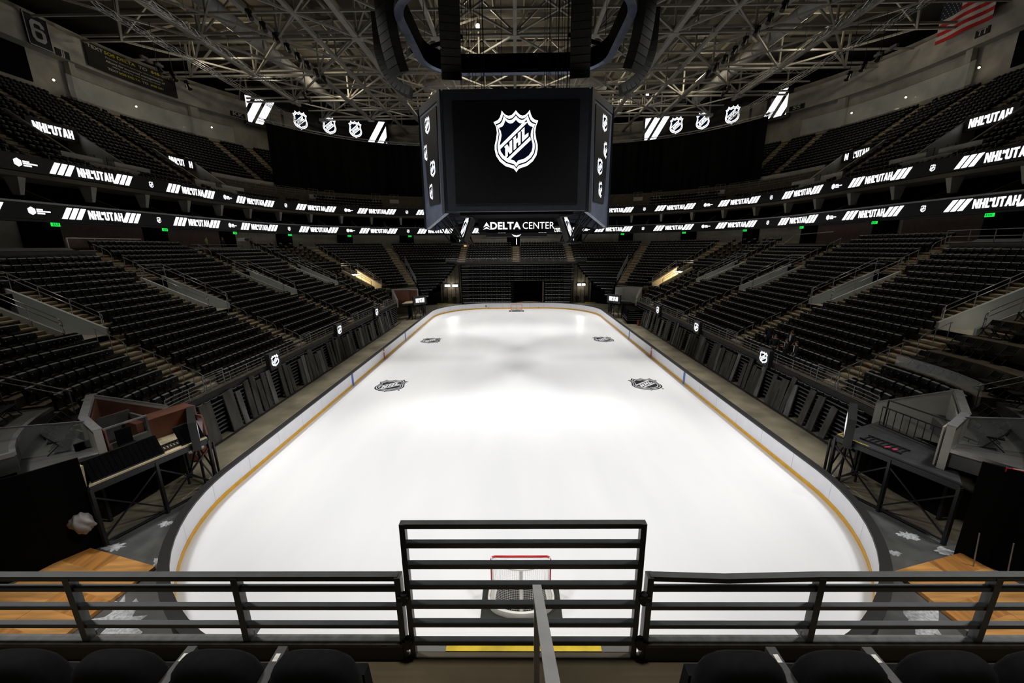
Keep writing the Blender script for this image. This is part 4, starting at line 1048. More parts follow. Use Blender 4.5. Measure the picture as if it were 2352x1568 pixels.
m = MB(); pts = [(-.45, 11.62), (-.2, 11.55), (0, 11.5), (.2, 11.55), (.45, 11.62), (.2, 11.42), (0, 11.36), (-.2, 11.42)]; m.face([(x, CY+.15, z) for x, z in pts[:]]); m.box(0, CY+.17, 10.7, .06, .02, .55); m.build('lit_emblem', W, sb)
random.seed(3)
for i in range(26):
    x = random.choice((-1, 1))*random.choice((3.2, 3.6, 4.1, 4.3, 2.6, .9+random.random()*4)); y = CY+random.choice((-3.5, -2, 0, 2.5))
    m = MB(); m.tube((x, y, ZT), (x+random.uniform(-.1, .1), y, 38), .022, 5); m.build('hoist_cable', MT['iron'], sb)

# ---------------------------------------------------------------- oval ring above the scoreboard
RH = Ring(8.3, 6.3, 3.4)
class Shift(Ring): pass
rh = thing('overhead_ring', 'large black oval ring with a bluish underside hung above the scoreboard', 'ring', (0, CY, 27))
for sd in (-1, 1):
    m = MB(); ringband(m, RH, sd, -RH.L, RH.L, [(0, 27.05), (.06, 27.05), (.06, 28.7), (0, 28.7)], .6); m.build('skirt', MT['curt'], rh)
    m = MB(); ringband(m, RH, sd, -RH.L, RH.L, [(-.05, 27.05), (.15, 26.9), (.62, 27.0), (.62, 27.35), (.1, 27.2)], .6); m.build('lower_flange', MT['fblue'], rh, False)
    for v in (-8, -3, 2, 7):
        m = MB(); x, y = RH.P(sd, v, .62); m.box(x, y, 27.05, .3, .3, .25); m.build('bracket', MT['black'], rh)
for x, y in ((-8, CY+3), (8, CY+3), (-5, CY+6), (5, CY+6), (-8, CY-3), (8, CY-3)):
    m = MB(); m.tube((x, y, 28.6), (x, y, 36), .03, 5); m.build('hanger', MT['iron'], rh)
for sx in (-1, 1):
    m = MB(); m.bar((sx*7.6, CY+3.6, 28.2), (sx*4.6, CY+2, 28.2), .25); m.build('cross_arm', MT['black'], rh)

# ---------------------------------------------------------------- speaker line arrays
def line_array(name, top, face, n, bw, bh, bd, curve, lab, loops=True):
    """top: upper point; face: unit plan vector the boxes face; boxes curve under by 'curve' degrees"""
    t = thing('line_array', lab, 'speakers', top, group='hanging speaker arrays')
    f = Vector((*face, 0)); sdv = Vector((-face[1], face[0], 0)); p = Vector(top); ang = 0.
    m = MB(); m.bar(p+Vector((0, 0, .1))-f*.5, p+Vector((0, 0, .1))+f*.5, .7, .12); m.build('fly_bar', MT['iron'], t)
    m = MB(); m.tube(p+Vector((0, 0, .1)), p+Vector((0, 0, 6)), .03, 5); m.build('suspension_cable', MT['iron'], t)
    for i in range(n):
        ang = radians(curve)*max(0, (i-n*.25)/(n*.75))**1.4
        dn = Vector((0, 0, -1))*cos(ang)-f*sin(ang); ff = f*cos(ang)-Vector((0, 0, 1))*sin(ang)
        o = p; q = p+dn*(bh*.96)
        m = MB(); P = []
        for base in (q, o):
            for a, b in ((-1, 1), (1, 1), (1, -1), (-1, -1)):
                P.append(base+sdv*(a*bw/2)*(1 if b > 0 else .72)+ff*(b*bd/2))
        m.hexa([P[0], P[1], P[2], P[3], P[4], P[5], P[6], P[7]]); m.build('speaker_box', MT['spk'], t)
        if loops and i < n-1:
            m = MB(); c = o-ff*(bd/2+.04); r = bh*.55
            m.path([c+sdv*(.28*cos(k*pi/4))*bw+dn*(bh*.5+r*sin(k*pi/4)) for k in range(9)], .018, 4); m.build('cable_loop', MT['dark'], t)
        p = p+dn*bh
    return t
for sx in (-1, 1):
    s = SIDE[sx]
    line_array('a', (sx*12.6, 35.8, 31.2), (sx, 0), 18, 1.25, .42, .8, 82, 'long J shaped speaker array hung farthest out on the %s' % s)
    k = 1/sqrt(2)
    line_array('b', (sx*9.9, 29.0, 31.5), (sx*k, -k), 14, 1.5, .54, 1.0, 26, 'straight black speaker array hung %s of the scoreboard above its corner' % s, False)
    line_array('c', (sx*4.75, 26.9, 29.8), (-sx*.15, -.988), 15, 1.5, .46, .9, 40, 'dark speaker array hung in front of the oval ring, on its %s' % s)

# ---------------------------------------------------------------- roof
ZL, ZU = 35.0, 39.3
m = MB(); m.box(0, 55, 41.2, 130, 110, .2); struct(m.build('ceiling', MT['deckr']), 'dark ribbed roof deck high above the arena', 'roof')
YS = [37.6, 47.8, 58.0, 68.2, 78.4, 88.6]; XN = [4.73*n for n in (-8, -6, -5, -4, -2, 0, 2, 4, 5, 6, 8)]
def xlim(y): return 52. if y < 60 else 46. if y < 72 else 38. if y < 80 else 26.
for i, y in enumerate(YS):
    X = xlim(y); t = thing('roof_truss', 'grey steel roof truss crossing the arena, %s from the camera' % nth(i), 'truss', (0, y, ZL), group='cross trusses of the roof')
    m = MB()
    for dz in (0, .55): m.bar((-X, y, ZL+dz), (X, y, ZL+dz), .28, .22)
    m.build('bottom_chord', MT['truss'], t)
    m = MB(); m.bar((-X, y, ZU), (X, y, ZU), .3); m.build('top_chord', MT['truss2'], t)
    for n in range(-10, 11):
        x = 4.73*n
        if abs(x) > X: continue
        big = n % 2 == 0
        m = MB(); 
        if big: m.bar((x, y, ZL), (x, y, ZU), .22)
        x2 = x+4.73*(1 if n % 2 == 0 else -1)*1
        if n % 2 == 0:
            for e in (-1, 1):
                if abs(x+e*4.73) <= X: m.bar((x, y, ZL+.2), (x+e*4.73, y, ZU), .20)
        if m.f: m.build('web', MT['truss'], t)
        if n in (-8, -6, -5, -4, -2, 0, 2, 4, 5, 6, 8):
            m = MB(); w = 1.15 if n % 2 == 0 else .75; m.box(x, y, ZL-.3, w, .9, .5); m.build('node_plate', MT['truss'], t)
    if i < len(YS)-1:   # half-way bars and plan bracing
        yh = y+5.1; X2 = xlim(yh)
        t = thing('roof_bracing', 'X shaped steel bracing between roof trusses, %s bay from the camera' % nth(i), 'truss', (0, yh, ZL), group='bracing bays of the roof')
        m = MB(); m.bar((-X2, yh, ZL+.1), (X2, yh, ZL+.1), .2); m.build('mid_bar', MT['truss'], t)
        m = MB(); m.bar((-X2, yh, ZU), (X2, yh, ZU), .26); m.build('upper_mid_bar', MT['truss2'], t)
        for n in (-10, -8, -6, -4, -2, 0, 2, 4, 6, 8, 10):
            x = 4.73*n
            for e in (-1, 1):
                if abs(x) > X2 or abs(x+e*9.46) > X2: continue
                m = MB(); m.bar((x, y, ZL), (x+e*9.46, y+10.2, ZL), .2); m.build('diagonal', MT['truss'], t)
            m = MB()
            if abs(x+4.73) < X2:
                m.bar((x+4.73, yh, ZU), (x, y, ZL+.3), .2); m.bar((x+4.73, yh, ZU), (x, y+10.2, ZL+.3), .2); m.bar((x+4.73, yh, ZU), (x+4.73, yh, ZL), .18); m.build('riser', MT['truss2'], t)
for i, x in enumerate(XN):
    t = thing('roof_beam', 'long grey roof beam running away from the camera, %s from the left' % nth(i), 'beam', (x, 60, ZL), group='lengthwise beams of the roof')
    y1 = 88 if abs(x) < 25 else 79 if abs(x) < 30 else 70
    w = .6 if abs(x) in (4.73*4, 4.73*6) else .42
    m = MB(); m.bar((x, 35, ZL-.1), (x, y1, ZL-.1), w, .34); m.build('lower_flange', MT['truss'], t)
    m = MB(); m.bar((x, 35, ZU+.2), (x, y1, ZU+.2), .25); m.build('upper_flange', MT['truss2'], t)
t = thing('roof_purlins', 'fine purlins under the roof deck', 'purlins', (0, 60, 41))
for i in range(-11, 12):
    m = MB(); m.bar((i*4.0+1.2, 36, 40.85), (i*4.0+1.2, 98, 40.85), .16, .4); m.build('purlin', MT['truss2'], t)
for i in range(8):
    m = MB(); m.bar((-52, 40+i*7.5, 40.5), (52, 40+i*7.5, 40.5), .22, .5); m.build('cross_purlin', MT['truss2'], t)
# ducts
for sx in (-1, 1):
    t = thing('air_duct', 'fat grey fabric air duct under the roof on the %s' % SIDE[sx], 'duct', (sx*34, 58, 37), group='roof air ducts')
    m = MB(); m.tube((sx*34, 34, 37), (sx*34, 76, 37), .85, 14); m.build('duct_skin', MT['duct'], t, True)
    for y in frange(36, 75, 3.2):
        m = MB(); m.tube((sx*34, y, 37), (sx*34, y+.1, 37), .88, 14); m.build('band', MT['galv'], t)
    t = thing('air_duct', 'curved pale duct elbow above the scoreboard on the %s' % SIDE[sx], 'duct', (sx*9, 70, 38), group='roof air ducts')
    m = MB(); pts = [(sx*(16-i*.0), 71, 38.1) for i in range(1)]+[(sx*16, 71, 38.1), (sx*9.5, 71, 38.1)]+[(sx*(9.5-1.8*sin(a)), 71+0, 38.1-1.8*(1-cos(a))) for a in (.4, .8, 1.2, 1.57)]
    m.path(pts[1:], 1.0, 14); m.build('duct_skin', MT['duct'], t, True)
# catwalk with lamps
t = thing('catwalk', 'lit yellowish catwalk with railings between the far roof trusses', 'catwalk', (0, 76, 36.4))
m = MB(); m.box(0, 76, 36.0, 64, 1.6, .12); m.build('walkway', MT['galv'], t)
for h in (.4, .75, 1.1):
    for yy in (75.2, 76.8):
        m = MB(); m.tube((-32, yy, 36.1+h), (32, yy, 36.1+h), .03, 5); m.build('rail_bar', MT['truss'], t)
m = MB()
for x in frange(-32, 32, 2.1):
    for yy in (75.2, 76.8): m.tube((x, yy, 36.1), (x, yy, 37.2), .03, 5)
m.build('rail_posts', MT['truss'], t)
for n, (x, y, z) in enumerate(((-4.6, 50.5, 37.2), (-4.4, 59.5, 37.0), (3.6, 59.5, 37.0), (20.3, 74.6, 37.6), (24.4, 74.6, 37.4), (-14.5, 74.6, 37.4), (11.2, 74.6, 37.4))):
    t = thing('high_bay_lamp', 'bright bare roof lamp among the trusses, %s of those seen from near to far' % nth(n), 'lamp', (x, y, z), group='bright roof lamps')
    m = MB(); m.ball((x, y, z), .27, 6); m.build('bulb', LAMP, t)
    m = MB(); m.tube((x, y, z+.2), (x, y, z+.75), .22, 8, .10); m.tube((x, y, z+.7), (x, y, ZU), .02, 5); m.build('lamp_housing', MT['galv'], t)
# lighting trusses along both sides
def light_truss(x, y0, y1, z, lab, w=.42):
    t = thing('lighting_truss', lab, 'truss', (x, (y0+y1)/2, z), group='hanging lighting trusses')
    for a, b in ((-1, -1), (1, -1), (-1, 1), (1, 1)):
        m = MB(); m.tube((x+a*w/2, y0, z+b*w/2), (x+a*w/2, y1, z+b*w/2), .035, 5); m.build('chord', MT['alu'], t)
    m = MB(); ys = frange(y0, y1, .8)
    for i, (a, b) in enumerate(zip(ys[:-1], ys[1:])):
        e = 1 if i % 2 else -1
        m.tube((x-w/2, a, z-e*w/2), (x-w/2, b, z+e*w/2), .02, 4); m.tube((x-w/2, a, z-w/2), (x+w/2, b, z-w/2), .02, 4); m.tube((x+w/2, a, z-e*w/2), (x+w/2, b, z+e*w/2), .02, 4)
    m.build('lacing', MT['alu'], t)
    for y in frange(y0+1, y1-1, 8):
        m = MB(); m.tube((x, y, z), (x, y, 36), .015, 4); m.build('hanger', MT['iron'], t)
for sx in (-1, 1):
    s = SIDE[sx]
    light_truss(sx*36, 33, 67, 31., 'long silver lighting truss hung low along the %s side' % s)
    light_truss(sx*33.6, 33, 60, 32.6, 'silver lighting truss hung higher and further in along the %s side' % s)
    t = thing('short_truss', 'short silver truss hung crosswise under the roof on the %s' % s, 'truss', (sx*36, 56, 34.4))
    m = MB()
    for dz in (-.2, .2): m.tube((sx*31, 57, 34.2+dz), (sx*41, 57, 34.2+dz), .04, 5)
    m.build('chord', MT['alu'], t); m = MB()
    for i in range(14): m.tube((sx*(31+i*.714), 57, 34.0 if i % 2 else 34.4), (sx*(31+(i+1)*.714), 57, 34.4 if i % 2 else 34.0), .025, 4)
    m.build('lacing', MT['alu'], t)
    t0 = None
    for n, (x, y, z) in enumerate([(27.5, 41+i*2.3, 33.9) for i in range(8)]+[(40.5, 44, 30.5), (40.5, 46, 30.3), (40.5, 48, 30.1), (33, 62, 33.6), (33.2, 64, 33.5)]):
        lab = 'black stage light hung under the roof on the %s, %s from the camera' % (s, nth(n))
        t = thing('stage_light', lab, 'stage light', (sx*x, y, z), group='stage lights under the roof')
        m = MB(); m.box(sx*x, y, z+.35, .5, .4, .25); m.tube((sx*x, y, z+.6), (sx*x, y, ZL), .03, 5); m.build('base', MT['dark'], t)
        m = MB(); m.tube((sx*x, y, z+.3), (sx*(x-.35), y-.15, z-.35), .17, 10, .24); m.build('lamp_head', MT['dark'], t)
        m = MB(); m.bar((sx*x-.26, y, z+.4), (sx*x-.26, y, z-.1), .06); m.bar((sx*x+.26, y, z+.4), (sx*x+.26, y, z-.1), .06); m.build('yoke', MT['iron'], t)
    for n in range(6):   # light bars with pale bands
        t = thing('light_bar', 'bar shaped lamp hung below the lighting truss on the %s, %s from the camera' % (s, nth(n)), 'stage light', (sx*(38.5+.3*(n % 2)), 40+n*.9+(18 if n > 2 else 0), 29.8), group='bar lamps below the lighting trusses')
        x, y, z = t.location
        m = MB(); m.box(x, y, z, .28, .75, .22); m.build('housing', MT['galv'], t); m = MB(); m.tube((x, y, z+.2), (x, y, 31.5), .02, 4); m.build('hanger', MT['iron'], t)
# ---------------------------------------------------------------- folded side bleachers and leaning planks
def lerp2(a, b, t): return (a[0]+(b[0]-a[0])*t, a[1]+(b[1]-a[1])*t)
for sd in (-1, 1):
    for i in range(4):
        y0 = 12.3+i*9.4; y1 = y0+9.3
        t = thing('folded_bleacher', 'black folded bleacher with silver edges under the %s guard rail, %s from the camera' % (SIDE[sd], nth(i)), 'bleacher', (sd*17.5, (y0+y1)/2, 0), group='folded bleachers along the sides')
        xf = lambda y: sd*(17.42)
        m = MB(); m.box(sd*17.95, (y0+y1)/2, 0, 1.0, y1-y0, 2.2); m.build('body', MT['black'], t)
        for j in range(8):
            m = MB(); m.box(sd*17.40, (y0+y1)/2, .22+j*.25, .10, y1-y0-.1, .035); m.build('edge_strip', MT['galv'], t)
        for j in range(17):
            y = y0+.3+j*.53; m = MB()
            P = [(sd*17.42-sd*.05*sin(pi*k/6)*1.5, y+.46*k/6, 2.22+.0) for k in range(7)]
            for a, b in zip(P[:-1], P[1:]): m.bar(a, b, .05, .10)
            m.build('folded_seat', MT['seat'], t)
            m = MB()
            for a, b in zip(P[:-1], P[1:]): m.bar((a[0]-sd*.0, a[1], a[2]+.06), (b[0], b[1], b[2]+.06), .03, .02)
            m.build('seat_edge', MT['pan'], t)  # curved highlight on each folded seat, modelled as a pale strip
PL = {-1: [(13.05, .42, 1.75, .10), (13.95, .85, 2.25, .04), (15.75, .80, 2.35, .03), (16.55, .40, 2.05, .02), (17.3, .45, 2.4, .05), (17.85, .45, 2.5, .06), (18.5, .42, 2.1, .02), (19.0, .42, 2.35, .04), (19.6, .42, 2.35, .03),
           (20.9, .42, 2.25, .05), (21.5, .42, 2.3, .04), (22.0, .38, 2.0, .02)],
      1: [(14.3, .42, 1.85, -.06), (15.25, .48, 2.1, -.04), (16.0, .45, 2.2, -.05)]}
random.seed(11)
def grow(y, sd):
    out = []
    while y < 46:
        g = random.random(); y += .47+(.75 if g > .87 else .02+.06*random.random())
        out.append((y, random.choice((.36, .40, .42, .44, .62)), random.uniform(1.75, 2.4), random.uniform(-.02, .07)*(-sd)))
    return out
for sd in (-1, 1):
    lst = PL[sd]+grow(22.9 if sd < 0 else 16.7, sd)
    for i, (y, w, h, tilt) in enumerate(lst):
        t = .07; xb, xt = sd*16.92, sd*(16.92+min(.40, h*.17)); m = MB()
        n = 4; V = []
        for k in range(n+1):
            f = k/n; zz = h*f; xx = xb+(xt-xb)*f; yy = y+tilt*h*f*1.6
            for a, b in ((-1, 0), (1, 0), (1, 1), (-1, 1)):
                V.append((xx+sd*b*t, yy+a*w/2*(1+.02*sin(k*2.1+i)), zz+(.03*sin(i*3+a) if k == n else 0)))
        F = [(3, 2, 1, 0), tuple(4*n+j for j in range(4))]+[(k*4+j, k*4+(j+1) % 4, k*4+4+(j+1) % 4, k*4+4+j) for k in range(n) for j in range(4)]
        m.raw(V, F)
        tone = 'pale grey' if (i*7) % 5 == 1 else 'dark grey'
        o = m.build('weathered_plank', MT['plank2'] if tone == 'pale grey' else MT['plank']); 
        tag(o, '%s weathered plank leaning on the folded bleachers, %s from the camera on the %s' % (tone, nth(i), SIDE[sd]), 'plank', 'planks leaning along the bleachers')
    m = MB(); m.bar((sd*16.75, 11, .03), (sd*16.75, 49, .03), .08, .06); struct(m.build('baseboard_'+SIDE[sd], MT['iron']), 'low dark floor strip in front of the planks on the %s' % SIDE[sd], 'floor strip')
    m = MB(); m.box(sd*14.75, 31, -.049, .05, 44, .006); struct(m.build('trim_floor_line_'+SIDE[sd], MT['nose']), 'thin pale line on the concrete beside the boards on the %s' % SIDE[sd], 'floor line')

# ---------------------------------------------------------------- corner boxes, decks and led towers (sd side, e=+1 near / -1 far)
def my(y, far): return 62.2-y if far else y
def wall_seg(m, a, b, zb, za, zb2, th=.22, mi=0):
    d = Vector((b[0]-a[0], b[1]-a[1])).normalized(); n = Vector((-d.y, d.x))*th/2
    m.hexa([(a[0]-n.x, a[1]-n.y, zb), (b[0]-n.x, b[1]-n.y, zb), (b[0]+n.x, b[1]+n.y, zb), (a[0]+n.x, a[1]+n.y, zb), (a[0]-n.x, a[1]-n.y, za), (b[0]-n.x, b[1]-n.y, zb2), (b[0]+n.x, b[1]+n.y, zb2), (a[0]+n.x, a[1]+n.y, za)], mi)
for sd in (-1, 1):
    for far in (False, True):
        pos = ('far ' if far else 'near ')+SIDE[sd]
        A, B_, C_, D_ = [(sd*x, my(y, far)) for x, y in ((17.35, 12.0), (18.6, 9.95), (16.75, 7.95), (15.45, 7.2))]
        m = MB(); wall_seg(m, A, B_, 2.0, 3.05, 4.45); wall_seg(m, B_, C_, 2.0, 4.45, 4.3); wall_seg(m, C_, D_, 2.0, 4.3, 4.15)
        o = m.build('wall_tunnel_box_'+SIDE[sd], MT['concw']); struct(o, 'low concrete walls around the %s corner tunnel box' % pos, 'wall')
        t = thing('wall_cap_rail', 'metal capping on the walls of the %s corner tunnel box' % pos, 'rail', (*A, 3.0))
        m = MB(); m.bar((*A, 3.07), (*B_, 4.47), .26, .05); m.bar((*B_, 4.47), (*C_, 4.32), .26, .05); m.bar((*C_, 4.32), (*D_, 4.17), .26, .05); m.build('cap', MT['galv'], t)
        # lining
        cx, cy = sd*15.9, my(9.6, far)
        ins = lambda p, k=.12: (p[0]+(cx-p[0])*k, p[1]+(cy-p[1])*k)
        lin = MT['panel'] if sd < 0 else MT['concw']
        m = MB(); wall_seg(m, ins(A, .08), ins(B_, .08), 2.0, 2.95, 4.3, .05); wall_seg(m, ins(B_, .08), ins(C_, .10), 2.0, 4.3, 4.15, .05); wall_seg(m, ins(C_, .10), ins(D_, .12), 2.0, 4.1, 4.0, .05)
        tag(m.build('wall_lining', lin), ('reddish brown wood' if sd < 0 else 'plain grey')+' lining inside the %s corner tunnel box' % pos, 'lining')
        # deck on legs
        N_, R_, R2_, N2_ = [(sd*x, my(y, far)) for x, y in ((15.25, 6.3), (13.85, 9.9), (16.9, 11.2), (17.0, 8.2))]
        t = thing('camera_deck', ('pale plywood' if sd < 0 else 'dark')+' deck on black legs in the %s corner' % pos, 'platform', ((N_[0]+R_[0])/2, (N_[1]+R_[1])/2, 0), group='corner decks on black legs')
        m = MB(); P = [N_, R_, R2_, N2_]; P = P if (sd > 0) != far else P[::-1]; m.prism(P, 2.40, 2.47); m.build('deck_board', MT['tan'] if sd < 0 else MT['deckb'], t)
        m = MB(); 
        for a, b in ((N_, R_), (R_, R2_), (N_, N2_)): m.bar((*a, 2.28), (*b, 2.28), .08, .22)
        m.build('edge_beam', MT['dark'], t)
        for p in (N_, lerp2(N_, R_, .5), R_, lerp2(R_, R2_, .6), lerp2(N_, N2_, .7)):
            m = MB(); m.bar((*p, -.05), (*p, 2.3), .11); m.build('leg', MT['dark'], t)
        m = MB()
        for a, b in ((N_, lerp2(N_, R_, .5)), (lerp2(N_, R_, .5), R_), (R_, lerp2(R_, R2_, .6))):
            m.bar((*a, .25), (*b, 2.0), .05); m.bar((*a, 2.0), (*b, .25), .05); m.bar((*a, .12), (*b, .12), .05)
        m.build('cross_brace', MT['dark'], t)
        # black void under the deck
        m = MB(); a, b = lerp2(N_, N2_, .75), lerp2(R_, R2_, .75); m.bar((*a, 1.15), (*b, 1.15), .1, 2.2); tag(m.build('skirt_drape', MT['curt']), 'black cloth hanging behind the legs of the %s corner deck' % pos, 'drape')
        # led display on the end of the deck
        ydisp = my(10.15, far); t = thing('corner_display', 'black display box reading nhl in utah on a stand by the %s corner deck' % pos, 'display', (sd*14.5, ydisp, 0), group='lettered displays beside the corner decks')
        an = radians(41); nx, ny = -sd*cos(an), (-sin(an) if far else sin(an))
        c0 = Vector((sd*14.55, ydisp)); T2 = Vector((-ny, nx)); N2v = Vector((nx, ny))   # T2 = viewer's right
        wdt = 2.3
        pd = lambda u, z, o: (c0.x+T2.x*u+N2v.x*o, c0.y+T2.y*u+N2v.y*o, z)
        m = MB(); m.hexa([pd(u, z, o) for z in (2.15, 3.45) for u, o in ((-wdt/2, -.16), (wdt/2, -.16), (wdt/2, .12), (-wdt/2, .12))]); m.build('casing', MT['led'], t)
        T_, wd = nhl_in_utah(.40); m = MB(); put(m, [[(u*.93, w*1.6) for u, w in p] for p in T_], lambda u, w, l: pd(u, 2.82+w, .13)); m.build('lettering', W, t)
        for x in (-.75, 0, .75):
            m = MB(); m.bar((sd*14.6+x, ydisp, -.05), (sd*14.6+x, ydisp, 2.1), .07); m.build('leg', MT['dark'], t)
        m = MB()
        for q in (-1, 1): m.bar((sd*14.6-q*.75, ydisp, .2), (sd*14.6, ydisp, 2.0), .05); m.bar((sd*14.6+q*.75, ydisp, .2), (sd*14.6, ydisp, 2.0), .05)
        m.build('brace', MT['dark'], t)
# near left deck items
E_ = lambda t, o=0., z=0.: (-15.25+1.4*t-.93*o, 6.3+3.6*t+.36*o, 2.47+z)
for a, b, lab in ((.03, .60, 'longer ribbed black panel leaning along the left deck edge'), (.76, .99, 'shorter ribbed black panel leaning along the left deck edge')):
    t = thing('ribbed_panel', lab, 'panel', E_(a))
    m = MB(); n = int((b-a)*26)
    for i in range(n):
        u0, u1 = a+(b-a)*i/n, a+(b-a)*(i+.86)/n
        P0, P1, Q0, Q1 = Vector(E_(u0, .12, .02)), Vector(E_(u1, .12, .02)), Vector(E_(u0, .48, .72)), Vector(E_(u1, .48, .72)); th = Vector((.05, 0, .03))
        m.hexa([P0, P1, P1+th, P0+th, Q0, Q1, Q1+th, Q0+th])
    m.build('slat_face', MT['black'], t)
    m = MB(); m.bar(E_(a, .5, .74), E_(b, .5, .74), .05); m.bar(E_(a, .10, .03), E_(b, .10, .03), .05); m.build('frame', MT['iron'], t)
t = thing('floor_grate', 'black frame with diagonal bars lying on the pale left deck', 'grate', E_(.66, .5)); m = MB()
for i in range(7): m.bar(E_(.60+.03*i, .30, .05), E_(.63+.03*i, .78, .05), .05)
m.bar(E_(.58, .28, .05), E_(.80, .28, .05), .07); m.bar(E_(.61, .8, .05), E_(.84, .8, .05), .07); m.build('bars', MT['dark'], t)
m = MB(); P0 = Vector(E_(1.0, .25, .05)); m.obox(P0, (-.95, .40, 0), (.12, .02, .75), (-.02, .02, .02)); tag(m.build('mauve_board', MT['mauve']), 'mauve board standing at the far end of the left deck', 'board')
m = MB(); m.obox(Vector(E_(1.03, .2, .0)), (-.05, -.03, .95), (-.4, .16, 0), (.03, .06, 0)); tag(m.build('brown_end_panel', MT['panel']), 'reddish brown end panel with white marks beside the mauve board', 'panel')
m = MB(); m.obox(Vector(E_(.62, 1.9, 0)), (-.8, .3, 0), (.9, 2.0, 0), (0, 0, .95)); tag(m.build('wood_counter', MT['panel']), 'reddish brown wooden counter at the back of the left deck', 'counter')
m = MB(); m.obox(Vector(E_(-.02, .25, -.3)), (-.42, .16, 0), (.04, .05, 1.0), (.05, .09, 0)); tag(m.build('tan_end_board', MT['tan']), 'tan board at the near end of the left deck', 'board')
t = thing('equipment_cabinet', 'grey open cabinet with a glass front inside the left tunnel box', 'cabinet', E_(.4, 2.2)); P0 = Vector(E_(.25, 1.7)); ux, uy = Vector((-.93, .36, 0)), Vector((.36, .93, 0))
m = MB()
m.obox(P0, uy*1.7, ux*.06, (0, 0, .5)); m.obox(P0, ux*1.2, uy*.08, (0, 0, 1.2)); m.obox(P0+uy*1.7, ux*1.2, uy*.08, (0, 0, 1.2)); m.obox(P0+ux*1.2, uy*1.75, ux*.06, (0, 0, 1.35)); m.build('shell', MT['greyf'], t)
m = MB(); m.obox(P0+Vector((0, 0, .5))+ux*.02, uy*1.7, ux*.05, (0, 0, .06)); m.obox(P0+Vector((0, 0, 1.2)), uy*1.78, ux*.08, (0, 0, .06)); m.build('top_trim', MT['galv'], t)
for i, o in enumerate((.3, 1.25)):
    t = thing('office_chair', 'black high backed chair inside the left tunnel box, %s from the camera' % nth(i), 'chair', E_(.1+.28*i, 1.1)); P0 = Vector(E_(.1+.30*i, 1.0))
    m = MB(); m.obox(P0+Vector((0, 0, .42)), uy*.48, ux*.46, (0, 0, .09)); m.build('seat', MT['fab'], t)
    m = MB(); m.obox(P0+Vector((0, 0, .5))+ux*.42, uy*.48, ux*.08, (0, 0, .62)); m.build('backrest', MT['fab'], t)
    m = MB(); c = P0+uy*.24+ux*.23; m.tube(c, c+Vector((0, 0, .42)), .035, 8)
    for k in range(5): m.bar(c+Vector((0, 0, .05)), c+Vector((.28*cos(k*1.256), .28*sin(k*1.256), .03)), .04)
    m.build('base', MT['dark'], t)
m = MB(); m.obox(Vector(E_(.02, .9, 0)), ux*.6, uy*.8, (0, 0, .45)); tag(m.build('orange_box', MT['panel']), 'orange brown wooden box at the near end of the left deck', 'box')
# near left black drape wall, cloth bundle, cart
m = MB(); P = [(-15.4, 6.35), (-16.1, 5.4), (-17.4, 4.2), (-19.5, 1.5)]
for i in range(3):
    a, b = P[i], P[i+1]; m.bar((*a, 1.75), (*b, 1.75), .08, 3.6)
tag(m.build('drape_wall', MT['curt']), 'tall black drape below the left platforms', 'drape')
m = MB(); P = [(15.2, 5.9), (16.1, 4.9), (17.4, 3.7), (19.5, 1.0)]
for i in range(3):
    a, b = P[i], P[i+1]; m.bar((*a, 1.75), (*b, 1.75), .08, 3.6)
tag(m.build('drape_wall', MT['curt']), 'tall black drape below the right platforms', 'drape')
m = MB(); m.ball((0, 0, 0), 1, 16); m.v = [(-15.50+x*.40*(1+.16*sin(5*y+4*z)+.08*sin(13*z+9*x)), 5.98+y*.26*(1+.15*sin(6*x)), 1.2+z*.33*(1+.20*sin(4*x+1)+.10*sin(11*x+7*y))-.10*x) for x, y, z in m.v]; tag(m.build('cloth_bundle', MT['cloth'], None, True), 'crumpled pale cloth bundle hanging in front of the left black drape', 'cloth')
t = thing('litter_cart', 'orange brown crate with a white bag on top beside the first left plank', 'cart', (-16.8, 12.35, 0))
m = MB(); m.box(-16.75, 12.35, .05, .6, .75, .38, .2); m.build('crate', MT['orange'], t); m = MB(); m.ball((-16.9, 12.15, .55), .33, 7, sz=.55); m.ball((-16.65, 12.5, .5), .2, 6, sz=.6); m.build('white_bag', MT['bag'], t, True)
m = MB(); m.ball((-17.15, 13.0, .62), .2, 6, sz=.3); tag(m.build('red_bundle', MT['red'], None, True), 'small red bundle lying on the left bleacher edge', 'bundle')
# near right items
F_ = lambda t, o=0., z=0.: (15.25-1.4*t+.93*o, 6.3+3.6*t+.36*o, 2.47+z)
t = thing('crowd_barrier', 'black steel crowd barrier standing inside the right tunnel box', 'barrier', F_(.5, 2.2)); m = MB(); a, b = Vector(F_(.95, 2.6)), Vector(F_(.12, 1.9))
for z in (.1, .95): m.bar(a+Vector((0, 0, z)), b+Vector((0, 0, z)), .045)
for i in range(13): p = a.lerp(b, i/12); m.tube(p+Vector((0, 0, .1)), p+Vector((0, 0, .95)), .016, 5)
m.build('bars', MT['dark'], t); m = MB(); m.path([a+Vector((.2, 0, 0)), a+Vector((.2, 0, 1.25)), b+Vector((.3, .2, 1.25)), b+Vector((.3, .2, 0))], .03, 6); m.build('hoop', MT['dark'], t)
t = thing('folding_table', 'beige folding table top on the right deck beside the wall', 'table', F_(.05, 1.4)); P0 = Vector(F_(.03, 1.0, .72)); vx, vy = Vector((.93, .36, 0)), Vector((-.36, .93, 0))
m = MB(); m.obox(P0, vx*1.35, vy*.75, (0, 0, .05)); m.build('table_top', MT['tan'], t)
for a, b in ((.1, .1), (1.2, .1), (1.2, .62), (.1, .62)):
    m = MB(); c = P0+vx*a+vy*b; m.tube(c-Vector((0, 0, .72)), c, .02, 6); m.build('leg', MT['iron'], t)
